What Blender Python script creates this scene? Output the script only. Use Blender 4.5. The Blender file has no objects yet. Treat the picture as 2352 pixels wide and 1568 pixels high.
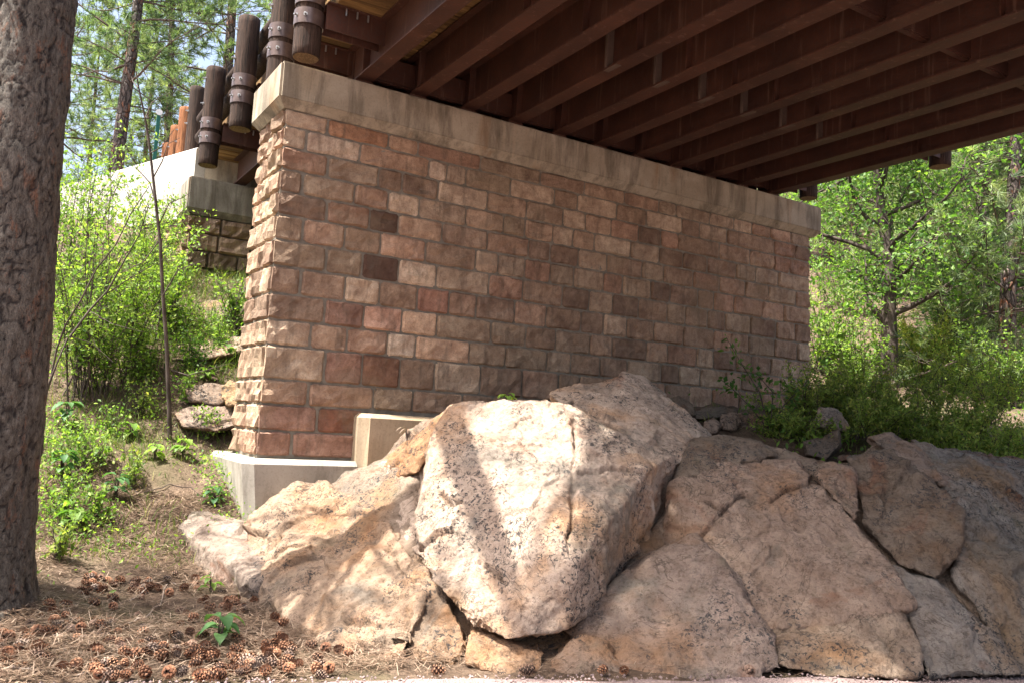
import bpy, bmesh, math, random
import numpy as np
from mathutils import Vector, Matrix
random.seed(7); rng = np.random.default_rng(7)
S = bpy.context.scene
COL = S.collection

# ------------------------------------------------------------------ camera
YAW, PITCH, ROLL = math.radians(58.65), math.radians(5.62), math.radians(3.29)
FPX, CX, CY = 1944.0, 1176.0, 784.0            # measured on a 2352 px wide view
CAM = np.array([0.0, 0.0, 1.6])
fw = np.array([math.cos(YAW)*math.cos(PITCH), math.sin(YAW)*math.cos(PITCH), math.sin(PITCH)])
r0 = np.array([math.sin(YAW), -math.cos(YAW), 0.0]); u0 = np.cross(r0, fw)
RT = r0*math.cos(ROLL)+u0*math.sin(ROLL); UP = np.cross(RT, fw)
cam_d = bpy.data.cameras.new('camera'); cam = bpy.data.objects.new('camera', cam_d); COL.objects.link(cam)
cam_d.sensor_width = 22.2; cam_d.lens = FPX/2352*22.2; cam_d.clip_end = 2000; cam_d.clip_start = 0.05
cam.matrix_world = Matrix(((RT[0], UP[0], -fw[0], CAM[0]), (RT[1], UP[1], -fw[1], CAM[1]), (RT[2], UP[2], -fw[2], CAM[2]), (0, 0, 0, 1)))
S.camera = cam

# ------------------------------------------------------------------ light
SUN_AZ, SUN_EL = math.radians(174.5), math.radians(66)     # azimuth from +X, counter-clockwise
sdir = np.array([math.cos(SUN_AZ)*math.cos(SUN_EL), math.sin(SUN_AZ)*math.cos(SUN_EL), math.sin(SUN_EL)])
W = bpy.data.worlds.new('World'); S.world = W; W.use_nodes = True
nt = W.node_tree; nt.nodes.clear()
sky = nt.nodes.new('ShaderNodeTexSky'); sky.sky_type = 'NISHITA'; sky.sun_disc = False
sky.sun_elevation = SUN_EL; sky.sun_rotation = math.pi/2-SUN_AZ; sky.air_density = 1.0; sky.dust_density = 7.0
bg = nt.nodes.new('ShaderNodeBackground'); bg.inputs['Strength'].default_value = 0.125
wo = nt.nodes.new('ShaderNodeOutputWorld')
nt.links.new(sky.outputs[0], bg.inputs['Color']); nt.links.new(bg.outputs[0], wo.inputs[0])
sl = bpy.data.lights.new('sun', 'SUN'); sl.energy = 5.0; sl.angle = math.radians(0.55); sl.color = (1.0, 0.95, 0.87)
so = bpy.data.objects.new('sun', sl); COL.objects.link(so); so.location = (0, 0, 40)
so.rotation_euler = Vector(sdir).to_track_quat('Z', 'Y').to_euler()
S.view_settings.view_transform = 'Standard'; S.view_settings.look = 'None'
S.view_settings.exposure = 1.8; S.view_settings.gamma = 1.0; S.view_settings.use_curve_mapping = False

def at(x, y, d): return CAM+(fw+RT*(x-CX)/FPX-UP*(y-CY)/FPX)*d
def pix(P):
    D = np.asarray(P, float)-CAM; z = D@fw
    return CX+FPX*(D@RT)/z, CY-FPX*(D@UP)/z, z
def on_axis(x, y, ax, v):
    r = fw+RT*(x-CX)/FPX-UP*(y-CY)/FPX
    return CAM+r*((v-CAM[ax])/r[ax])

# ------------------------------------------------------------------ noise
def _h(i, j, k, s):
    n = (i.astype(np.int64)*374761393+j.astype(np.int64)*668265263+k.astype(np.int64)*2147483647+s*1274126177) & 0xffffffff
    n = ((n ^ (n >> 13))*1274126177) & 0xffffffff
    n = ((n ^ (n >> 16))*2246822519) & 0xffffffff
    return ((n ^ (n >> 15)) & 0xffffff)/float(0xffffff)*2-1
def noise(p, s=0):
    p = np.asarray(p, float); f = np.floor(p); t = p-f; i, j, k = f[:, 0].astype(np.int64), f[:, 1].astype(np.int64), f[:, 2].astype(np.int64)
    t = t*t*t*(t*(t*6-15)+10); r = 0
    for a in (0, 1):
        wa = t[:, 0] if a else 1-t[:, 0]
        for b in (0, 1):
            wb = t[:, 1] if b else 1-t[:, 1]
            for c in (0, 1):
                wc = t[:, 2] if c else 1-t[:, 2]
                r = r+wa*wb*wc*_h(i+a, j+b, k+c, s)
    return r
def fbm(p, o=3, s=0, g=0.5):
    r = 0; a = 1.0; p = np.asarray(p, float)
    for q in range(o): r = r+a*noise(p*2.03**q, s+q*17); a *= g
    return r

# ------------------------------------------------------------------ object helpers
def tag(o, label=None, cat=None, group=None, kind=None):
    if label: o['label'] = label
    if cat: o['category'] = cat
    if group: o['group'] = group
    if kind: o['kind'] = kind
    return o
def empty(name, loc, label, cat, group=None):
    o = bpy.data.objects.new(name, None); COL.objects.link(o); o.location = loc; o.empty_display_size = 0.1
    return tag(o, label, cat, group)
def link(name, me, parent=None, loc=None):
    o = bpy.data.objects.new(name, me); COL.objects.link(o)
    if loc is not None: o.location = loc
    if parent is not None:
        o.parent = parent
        if loc is None: o.matrix_parent_inverse = Matrix.Translation(parent.location).inverted() if parent.parent is None else Matrix.Identity(4)
    return o
class MB:
    """collects faces; build() makes one mesh object with world coordinates relative to its parent"""
    def __init__(s): s.v = []; s.f = []; s.sm = []
    def add(s, vs, fs, smooth=False):
        n = len(s.v); s.v.extend([tuple(v) for v in vs]); s.f.extend([tuple(i+n for i in f) for f in fs]); s.sm.extend([smooth]*len(fs)); return s
    def box(s, x0, x1, y0, y1, z0, z1, c=0.0):
        if c <= 0:
            vs = [(x, y, z) for z in (z0, z1) for y in (y0, y1) for x in (x0, x1)]
            return s.add(vs, [(0, 2, 3, 1), (4, 5, 7, 6), (0, 1, 5, 4), (2, 6, 7, 3), (0, 4, 6, 2), (1, 3, 7, 5)])
        bm = bmesh.new(); bmesh.ops.create_cube(bm, size=1)
        for v in bm.verts: v.co = Vector(((x0+x1)/2+v.co.x*(x1-x0), (y0+y1)/2+v.co.y*(y1-y0), (z0+z1)/2+v.co.z*(z1-z0)))
        bmesh.ops.bevel(bm, geom=list(bm.edges), offset=c, segments=1, affect='EDGES')
        bm.verts.ensure_lookup_table(); s.add([v.co[:] for v in bm.verts], [[v.index for v in f.verts] for f in bm.faces]); bm.free(); return s
    def tube(s, pts, rad, n=8, cap=True, smooth=True):
        pts = [np.array(p, float) for p in pts]; m = len(pts)
        rad = [rad]*m if np.isscalar(rad) else list(rad)
        vs = []; fs = []; t = pts[1]-pts[0]; t /= np.linalg.norm(t)+1e-9
        a = np.cross(t, [0.3, 0.2, 1.0] if abs(t[2]) < 0.9 else [1.0, 0.1, 0]); a /= np.linalg.norm(a)
        for i, p in enumerate(pts):
            t = pts[min(i+1, m-1)]-pts[max(i-1, 0)]; t = t/(np.linalg.norm(t)+1e-9)
            a = a-t*(a@t); a /= np.linalg.norm(a)+1e-9; b = np.cross(t, a)
            for k in range(n):
                q = 2*math.pi*k/n; vs.append(p+(a*math.cos(q)+b*math.sin(q))*rad[i])
        for i in range(m-1):
            for k in range(n): fs.append((i*n+k, i*n+(k+1) % n, (i+1)*n+(k+1) % n, (i+1)*n+k))
        s.add(vs, fs, smooth)
        if cap: s.add(vs[:n], [tuple(range(n-1, -1, -1))]); s.add(vs[-n:], [tuple(range(n))])
        return s
    def mesh(s, name, mat):
        me = bpy.data.meshes.new(name); me.from_pydata([tuple(map(float, v)) for v in s.v], [], s.f)
        me.polygons.foreach_set('use_smooth', s.sm); me.materials.append(mat); me.update(); return me
    def build(s, name, mat, parent=None):
        o = link(name, s.mesh(name, mat), parent)
        if parent is not None:
            L = np.zeros(3); p = parent
            while p is not None: L += np.array(p.location); p = p.parent
            o.matrix_parent_inverse = Matrix.Identity(4); o.location = tuple(-L)
        return o
def np_mesh(name, V, F, mat, smooth=False, attr=None):
    """fast mesh from arrays: V (n,3), F (m,3 or 4)"""
    me = bpy.data.meshes.new(name); k = F.shape[1]
    me.vertices.add(len(V)); me.vertices.foreach_set('co', np.ascontiguousarray(V, np.float32).ravel())
    me.loops.add(F.size); me.loops.foreach_set('vertex_index', np.ascontiguousarray(F, np.int32).ravel())
    me.polygons.add(len(F)); me.polygons.foreach_set('loop_start', np.arange(0, F.size, k, dtype=np.int32))
    me.polygons.foreach_set('use_smooth', np.full(len(F), smooth))
    if attr is not None:
        A = me.attributes.new('tint', 'FLOAT', 'POINT'); A.data.foreach_set('value', np.ascontiguousarray(attr, np.float32))
    me.materials.append(mat); me.update(); me.validate(); return me
def place_child(o, parent):
    o.parent = parent; L = np.zeros(3); p = parent
    while p is not None: L += np.array(p.location); p = p.parent
    o.location = tuple(np.array(o.location)-L)
    return o

# ------------------------------------------------------------------ materials
class NT:
    def __init__(s, name):
        s.m = bpy.data.materials.new(name); s.m.use_nodes = True; s.t = s.m.node_tree; s.t.nodes.clear()
        s.out = s.n('ShaderNodeOutputMaterial'); s.p = s.n('ShaderNodeBsdfPrincipled'); s.l(s.p.outputs[0], s.out.inputs[0])
        s.p.inputs['Roughness'].default_value = 0.85; s.p.inputs['Specular IOR Level'].default_value = 0.25
    def n(s, t, **k):
        o = s.t.nodes.new(t)
        for a, b in k.items(): setattr(o, a, b)
        return o
    def l(s, a, b): s.t.links.new(a, b)
    def coord(s, which='Object', scale=(1, 1, 1), loc=(0, 0, 0)):
        c = s.n('ShaderNodeTexCoord'); m = s.n('ShaderNodeMapping'); m.inputs['Scale'].default_value = scale; m.inputs['Location'].default_value = loc
        s.l(c.outputs[which], m.inputs[0]); return m.outputs[0]
    def geo(s, scale=(1, 1, 1)):
        c = s.n('ShaderNodeNewGeometry'); m = s.n('ShaderNodeMapping'); m.inputs['Scale'].default_value = scale; s.l(c.outputs['Position'], m.inputs[0]); return m.outputs[0]
    def noise(s, vec, scale, detail=4, rough=0.6, dist=0.0):
        n = s.n('ShaderNodeTexNoise'); n.inputs['Scale'].default_value = scale; n.inputs['Detail'].default_value = detail
        n.inputs['Roughness'].default_value = rough; n.inputs['Distortion'].default_value = dist; s.l(vec, n.inputs['Vector']); return n.outputs['Fac']
    def voro(s, vec, scale, feature='F1', out='Distance'):
        n = s.n('ShaderNodeTexVoronoi'); n.feature = feature; n.inputs['Scale'].default_value = scale; s.l(vec, n.inputs['Vector']); return n.outputs[out]
    def ramp(s, fac, stops, interp='LINEAR'):
        r = s.n('ShaderNodeValToRGB'); e = r.color_ramp.elements; r.color_ramp.interpolation = interp
        while len(e) > 1: e.remove(e[-1])
        for i, (p, c) in enumerate(stops):
            q = e[0] if i == 0 else e.new(p); q.position = p; c = (c, c, c) if np.isscalar(c) else c; q.color = (*c, 1)
        s.l(fac, r.inputs[0]); return r.outputs[0]
    def mix(s, fac, a, b, mode='MIX'):
        m = s.n('ShaderNodeMix', data_type='RGBA', blend_type=mode)
        for i, v in ((0, fac), (6, a), (7, b)):
            if hasattr(v, 'links'): s.l(v, m.inputs[i])
            else: m.inputs[i].default_value = v if np.isscalar(v) else (*v, 1)
        return m.outputs[2]
    def math(s, op, a, b=0.0):
        m = s.n('ShaderNodeMath', operation=op)
        for i, v in ((0, a), (1, b)):
            if hasattr(v, 'links'): s.l(v, m.inputs[i])
            else: m.inputs[i].default_value = v
        return m.outputs[0]
    def bump(s, h, strength=0.5, dist=0.02, prev=None):
        b = s.n('ShaderNodeBump'); b.inputs['Strength'].default_value = strength; b.inputs['Distance'].default_value = dist; s.l(h, b.inputs['Height'])
        if prev is not None: s.l(prev, b.inputs['Normal'])
        s.l(b.outputs[0], s.p.inputs['Normal']); return b.outputs[0]
    def color(s, c):
        if hasattr(c, 'links'): s.l(c, s.p.inputs['Base Color'])
        else: s.p.inputs['Base Color'].default_value = (*c, 1)
        return s
    def objcol(s): return s.n('ShaderNodeObjectInfo').outputs['Color']
    def objrand(s): return s.n('ShaderNodeObjectInfo').outputs['Random']
    def attr(s, name): return s.n('ShaderNodeAttribute', attribute_name=name).outputs['Fac']

def m_sandstone():
    t = NT('sandstone'); g = t.geo(); oc = t.objcol()
    n1 = t.noise(g, 3.2, 5, 0.65, 0.6); n2 = t.noise(g, 14, 5, 0.7); n3 = t.noise(g, 60, 3, 0.7)
    c = t.mix(t.ramp(n1, [(0.32, 0.0), (0.68, 1.0)]), t.mix(1.0, oc, (0.66, 0.57, 0.53), 'MULTIPLY'), t.mix(1.0, oc, (1.28, 1.24, 1.18), 'MULTIPLY'))
    c = t.mix(t.ramp(n2, [(0.35, 0.55), (0.6, 0.0)]), c, t.mix(1.0, c, (0.55, 0.47, 0.43), 'MULTIPLY'))
    st = t.noise(t.geo((5, 5, 0.7)), 2.2, 4, 0.6)
    c = t.mix(t.ramp(st, [(0.52, 0.0), (0.68, 0.5)]), c, (0.12, 0.09, 0.066))
    c = t.mix(t.ramp(t.noise(g, 1.1, 3, 0.5), [(0.56, 0.0), (0.7, 0.55)]), c, (0.27, 0.20, 0.13))
    c = t.mix(t.ramp(n3, [(0.3, 0.35), (0.5, 0.0)]), c, (0.08, 0.06, 0.05))
    t.color(c); t.bump(t.math('ADD', t.math('MULTIPLY', n2, 1.0), t.math('MULTIPLY', n3, 0.35)), 0.75, 0.03); return t.m
def m_mortar():
    t = NT('mortar'); g = t.geo(); n = t.noise(g, 9, 5); c = t.ramp(n, [(0.3, (0.14, 0.125, 0.10)), (0.7, (0.28, 0.25, 0.20))])
    t.color(c); t.bump(t.noise(g, 70, 3), 0.5, 0.01); return t.m
def m_concrete(name, a, b, stain=0.6):
    t = NT(name); g = t.geo(); st = t.math('ADD', t.math('MULTIPLY', t.noise(t.geo((2.0, 2.0, 0.30)), 2.1, 6, 0.7, 0.5), 0.6), t.math('MULTIPLY', t.noise(t.geo((1.0, 1.0, 0.8)), 0.9, 4, 0.6), 0.4)); n = t.noise(g, 2.0, 5, 0.6, 0.3); f = t.noise(g, 40, 4, 0.7)
    c = t.mix(t.ramp(n, [(0.3, 0.0), (0.7, 1.0)]), a, b)
    c = t.mix(t.ramp(st, [(0.46, 0.0), (0.53, stain*0.5), (0.62, stain)]), c, (0.10, 0.083, 0.062))
    c = t.mix(t.ramp(t.noise(t.geo((2.4, 2.4, 0.5)), 1.1, 3), [(0.60, 0.0), (0.72, 0.55*stain)]), c, (0.27, 0.155, 0.075))
    c = t.mix(t.ramp(f, [(0.34, 0.4), (0.48, 0.0)]), c, t.mix(1.0, c, (0.55, 0.53, 0.5), 'MULTIPLY'))
    t.color(c); t.bump(t.math('ADD', f, t.math('MULTIPLY', n, 0.6)), 0.35, 0.012); return t.m
def m_steel():
    t = NT('weathering_steel'); g = t.geo(); n = t.noise(g, 1.7, 5, 0.65); f = t.noise(g, 34, 4, 0.7); v = t.noise(t.geo((9, 9, 0.6)), 1.6, 4)
    c = t.ramp(n, [(0.25, (0.032, 0.011, 0.007)), (0.5, (0.062, 0.021, 0.011)), (0.75, (0.10, 0.036, 0.020))])
    c = t.mix(t.ramp(f, [(0.40, 0.55), (0.55, 0.0)]), c, (0.05, 0.028, 0.022))
    c = t.mix(t.ramp(v, [(0.58, 0.0), (0.70, 0.35)]), c, (0.20, 0.12, 0.085))
    t.color(c); t.p.inputs['Roughness'].default_value = 0.62; t.p.inputs['Specular IOR Level'].default_value = 0.4; t.bump(f, 0.3, 0.006); return t.m
def m_band():
    t = NT('band_steel'); g = t.geo(); n = t.noise(g, 6, 5, 0.7)
    t.color(t.ramp(n, [(0.3, (0.075, 0.05, 0.042)), (0.55, (0.13, 0.09, 0.078)), (0.75, (0.18, 0.14, 0.125))])); t.p.inputs['Roughness'].default_value = 0.36
    t.p.inputs['Metallic'].default_value = 0.35; t.p.inputs['Specular IOR Level'].default_value = 0.6; t.bump(n, 0.15, 0.005); return t.m
def m_bolt():
    t = NT('bolt_steel'); t.color((0.35, 0.34, 0.33)); t.p.inputs['Metallic'].default_value = 0.8; t.p.inputs['Roughness'].default_value = 0.4; return t.m
def m_log(name, a, b, c3):
    t = NT(name); v = t.coord('Object', (9, 9, 0.8)); n = t.noise(v, 3.0, 6, 0.7, 0.4); big = t.noise(t.geo((1, 1, 0.4)), 2.0, 4)
    c = t.ramp(n, [(0.3, a), (0.52, b), (0.72, c3)]); c = t.mix(t.ramp(big, [(0.45, 0.0), (0.65, 0.55)]), c, a)
    ck = t.noise(t.coord('Object', (14, 14, 0.5)), 2.2, 3, 0.5, 0.3); c = t.mix(t.ramp(t.math('ABSOLUTE', t.math('SUBTRACT', ck, 0.5)), [(0.0, 0.9), (0.02, 0.0)]), c, (0.006, 0.004, 0.003))
    t.color(c); t.bump(n, 0.9, 0.018); return t.m
def m_plank():
    t = NT('deck_timber'); n = t.noise(t.geo((0.7, 14, 14)), 2.0, 5, 0.65); r = t.objrand()
    c = t.ramp(n, [(0.3, (0.075, 0.045, 0.02)), (0.55, (0.19, 0.115, 0.048)), (0.75, (0.27, 0.175, 0.075))])
    c = t.mix(1.0, c, t.ramp(r, [(0, (0.6, 0.55, 0.5)), (1, (1.25, 1.2, 1.05))]), 'MULTIPLY'); t.color(c); t.bump(n, 0.3, 0.008); return t.m
def m_granite():
    t = NT('granite'); g = t.geo(); oc = t.objcol()
    n1 = t.noise(g, 0.9, 5, 0.6, 0.5); n2 = t.noise(g, 4.5, 6, 0.68, 0.3); n3 = t.noise(g, 26, 5, 0.75); n4 = t.noise(g, 110, 3, 0.8)
    c = t.mix(t.ramp(n2, [(0.33, 0.0), (0.66, 1.0)]), t.mix(1.0, oc, (0.70, 0.64, 0.60), 'MULTIPLY'), t.mix(1.0, oc, (1.22, 1.2, 1.18), 'MULTIPLY'))
    c = t.mix(t.ramp(n1, [(0.50, 0.0), (0.64, 0.7)]), c, t.mix(1.0, oc, (1.05, 0.72, 0.42), 'MULTIPLY'))
    rr = t.noise(g, 1.6, 4, 0.6, 0.8); c = t.mix(t.ramp(rr, [(0.60, 0.0), (0.70, 0.65)]), c, (0.22, 0.085, 0.04))
    gr = t.noise(t.geo((1.0, 1.0, 0.35)), 1.3, 5, 0.65, 0.4); c = t.mix(t.ramp(gr, [(0.53, 0.0), (0.66, 0.7)]), c, (0.155, 0.145, 0.125))
    c = t.mix(t.ramp(n3, [(0.37, 0.65), (0.49, 0.0)]), c, t.mix(1.0, c, (0.42, 0.38, 0.36), 'MULTIPLY'))
    c = t.mix(t.ramp(n4, [(0.36, 0.28), (0.5, 0.0)]), c, t.mix(1.0, c, (0.45, 0.42, 0.4), 'MULTIPLY'))
    c = t.mix(t.ramp(n4, [(0.56, 0.0), (0.68, 0.28)]), c, t.mix(1.0, c, (1.5, 1.5, 1.5), 'MULTIPLY'))
    lm = t.ramp(t.noise(t.geo((1.2, 1.2, 0.45)), 1.5, 3), [(0.49, 0.0), (0.57, 1.0)]); ls = t.ramp(t.noise(g, 30, 5, 0.68, 0.9), [(0.535, 0.0), (0.575, 1.0)])
    c = t.mix(t.math('MULTIPLY', t.math('MULTIPLY', lm, ls), 0.88), c, (0.035, 0.038, 0.042))
    hl = t.math('ABSOLUTE', t.math('SUBTRACT', t.noise(g, 1.7, 5, 0.62, 0.9), 0.5)); hk = t.ramp(hl, [(0.0, 0.75), (0.007, 0.0)]); c = t.mix(hk, c, (0.06, 0.045, 0.035))
    mo = t.ramp(t.noise(g, 2.1, 4), [(0.60, 0.0), (0.72, 0.35)]); c = t.mix(mo, c, (0.10, 0.105, 0.055))
    t.color(c); h = t.math('ADD', t.math('MULTIPLY', n3, 0.8), t.math('MULTIPLY', n4, 0.3)); b = t.bump(n2, 0.45, 0.12); t.bump(h, 1.0, 0.042, b); return t.m
def m_ground():
    t = NT('needle_soil'); g = t.geo(); n1 = t.noise(g, 0.8, 5, 0.6); n2 = t.noise(g, 7, 6, 0.7); n3 = t.noise(g, 45, 4, 0.75)
    c = t.ramp(n2, [(0.3, (0.06, 0.04, 0.027)), (0.5, (0.13, 0.088, 0.06)), (0.72, (0.22, 0.16, 0.115))])
    c = t.mix(t.ramp(n3, [(0.35, 0.7), (0.52, 0.0)]), c, (0.045, 0.03, 0.02)); c = t.mix(t.ramp(n1, [(0.5, 0.0), (0.66, 0.45)]), c, (0.075, 0.085, 0.03))
    t.color(c); t.bump(t.math('ADD', n2, t.math('MULTIPLY', n3, 0.5)), 0.9, 0.05); return t.m
def m_road():
    t = NT('road_gravel'); g = t.geo(); v = t.ramp(t.voro(g, 75, 'F1', 'Color'), [(0.0, 0.15), (1.0, 0.85)]); n = t.noise(g, 2.2, 5); f = t.noise(g, 120, 3)
    c = t.mix(0.55, t.ramp(n, [(0.3, (0.16, 0.115, 0.105)), (0.7, (0.34, 0.265, 0.25))]), v, 'OVERLAY'); c = t.mix(0.3, c, (0.26, 0.19, 0.18))
    t.color(c); t.bump(t.voro(g, 75), 0.8, 0.012); return t.m
def m_bark(name='pine_bark'):
    t = NT(name); v = t.coord('Object', (1, 1, 0.42)); vv = t.n('ShaderNodeVectorMath', operation='ADD')
    nz = t.n('ShaderNodeTexNoise'); nz.inputs['Scale'].default_value = 5; nz.inputs['Detail'].default_value = 4; t.l(v, nz.inputs['Vector'])
    sc = t.n('ShaderNodeVectorMath', operation='SCALE'); sc.inputs['Scale'].default_value = 0.16; t.l(nz.outputs['Color'], sc.inputs[0])
    t.l(v, vv.inputs[0]); t.l(sc.outputs[0], vv.inputs[1]); q = vv.outputs[0]
    e = t.voro(q, 9.5, 'DISTANCE_TO_EDGE'); col = t.voro(q, 9.5, 'F1', 'Color'); f = t.noise(v, 30, 5, 0.75); f2 = t.noise(v, 8, 4, 0.7)
    sep = t.n('ShaderNodeSeparateColor'); t.l(col, sep.inputs[0])
    c = t.ramp(f, [(0.3, (0.055, 0.042, 0.037)), (0.5, (0.125, 0.098, 0.088)), (0.72, (0.25, 0.205, 0.185))])
    om = t.math('MULTIPLY', t.ramp(sep.outputs[0], [(0.45, 0.0), (0.75, 1.0)]), t.ramp(f2, [(0.48, 0.0), (0.60, 0.85)])); c = t.mix(om, c, (0.27, 0.095, 0.04))
    c = t.mix(t.ramp(e, [(0.0, 0.92), (0.10, 0.0)]), c, (0.018, 0.014, 0.012))
    t.color(c); h = t.math('ADD', t.ramp(e, [(0.0, 0.0), (0.16, 1.0)]), t.math('MULTIPLY', f, 0.45)); t.bump(h, 1.0, 0.035); t.p.inputs['Roughness'].default_value = 0.75; return t.m
def m_twig(name, a, b):
    t = NT(name); n = t.noise(t.coord('Object', (1, 1, 0.3)), 14, 4); t.color(t.ramp(n, [(0.35, a), (0.65, b)])); t.bump(n, 0.4, 0.01); return t.m
def m_leaf(name, dark, mid, light, trans=0.35):
    t = NT(name); a = t.attr('tint'); c = t.ramp(a, [(0.0, dark), (0.5, mid), (1.0, light)]); t.color(c)
    t.p.inputs['Roughness'].default_value = 0.5; t.p.inputs['Specular IOR Level'].default_value = 0.3
    tr = t.n('ShaderNodeBsdfTranslucent'); t.l(t.mix(1.0, c, (1.5, 1.6, 0.7), 'MULTIPLY'), tr.inputs['Color'])
    ms = t.n('ShaderNodeMixShader'); ms.inputs[0].default_value = trans; t.l(t.p.outputs[0], ms.inputs[1]); t.l(tr.outputs[0], ms.inputs[2]); t.l(ms.outputs[0], t.out.inputs[0]); return t.m
def m_cone():
    t = NT('cone_scales'); a = t.attr('tint'); c = t.ramp(a, [(0.0, (0.045, 0.025, 0.017)), (0.5, (0.20, 0.085, 0.045)), (1.0, (0.40, 0.22, 0.13))]); rr = t.objrand()
    c = t.mix(t.ramp(rr, [(0.6, 0.0), (0.95, 0.8)]), c, t.ramp(a, [(0.0, (0.04, 0.032, 0.028)), (0.5, (0.16, 0.125, 0.105)), (1.0, (0.36, 0.30, 0.25))])); t.color(t.mix(t.ramp(rr, [(0.0, 0.5), (0.25, 0.0)]), c, (0.06, 0.03, 0.02))); return t.m
def m_plain(name, c, rough=0.8):
    t = NT(name); n = t.noise(t.geo(), 25, 3); t.color(t.mix(n, tuple(x*0.75 for x in c), tuple(min(1, x*1.2) for x in c))); t.p.inputs['Roughness'].default_value = rough; return t.m
M = dict(stone=m_sandstone(), mortar=m_mortar(), cap=m_concrete('cap_concrete', (0.28, 0.23, 0.165), (0.43, 0.375, 0.29), 0.9),
    conc=m_concrete('footing_concrete', (0.30, 0.275, 0.235), (0.41, 0.38, 0.33), 0.6), pale=m_concrete('pale_concrete', (0.40, 0.385, 0.355), (0.50, 0.485, 0.45), 0.3),
    steel=m_steel(), band=m_band(), bolt=m_bolt(), plank=m_plank(), granite=m_granite(), ground=m_ground(), road=m_road(), bark=m_bark(),
    log=m_log('log_wood', (0.016, 0.010, 0.008), (0.048, 0.028, 0.019), (0.105, 0.062, 0.043)), logend=m_log('log_end', (0.10, 0.06, 0.03), (0.2, 0.13, 0.07), (0.28, 0.19, 0.11)),
    olog=m_log('orange_log_wood', (0.11, 0.042, 0.018), (0.25, 0.10, 0.04), (0.36, 0.165, 0.07)),
    twig=m_twig('dark_twig', (0.035, 0.026, 0.021), (0.10, 0.078, 0.065)), pale_twig=m_twig('bleached_twig', (0.22, 0.17, 0.14), (0.42, 0.35, 0.29)), limb=m_twig('pine_limb', (0.06, 0.042, 0.033), (0.16, 0.12, 0.10)),
    needle=m_leaf('pine_needles', (0.05, 0.095, 0.05), (0.13, 0.20, 0.095), (0.28, 0.34, 0.17), 0.42),
    needle2=m_leaf('long_pine_needles', (0.06, 0.10, 0.05), (0.18, 0.24, 0.12), (0.36, 0.42, 0.24), 0.35),
    shrub=m_leaf('shrub_leaves', (0.06, 0.13, 0.025), (0.15, 0.26, 0.045), (0.30, 0.40, 0.09), 0.48),
    oak=m_leaf('oak_leaves', (0.04, 0.10, 0.025), (0.10, 0.20, 0.04), (0.20, 0.31, 0.07), 0.48),
    fern=m_leaf('understory_leaves', (0.10, 0.17, 0.04), (0.22, 0.31, 0.07), (0.38, 0.38, 0.11), 0.5),
    herb=m_leaf('herb_leaves', (0.03, 0.085, 0.03), (0.065, 0.15, 0.05), (0.12, 0.22, 0.075), 0.3),
    grass=m_leaf('grass_blades', (0.06, 0.105, 0.02), (0.13, 0.19, 0.04), (0.30, 0.27, 0.12), 0.35),
    litter=m_leaf('dry_needles', (0.075, 0.042, 0.028), (0.19, 0.125, 0.085), (0.36, 0.275, 0.205), 0.1),
    cone=m_cone(),
    plate=m_plain('streaked_plate', (0.11, 0.075, 0.058), 0.7),
    green=m_plain('green_paint', (0.02, 0.11, 0.085), 0.5), white=m_plain('reflector_white', (0.75, 0.78, 0.78), 0.4))

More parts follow.
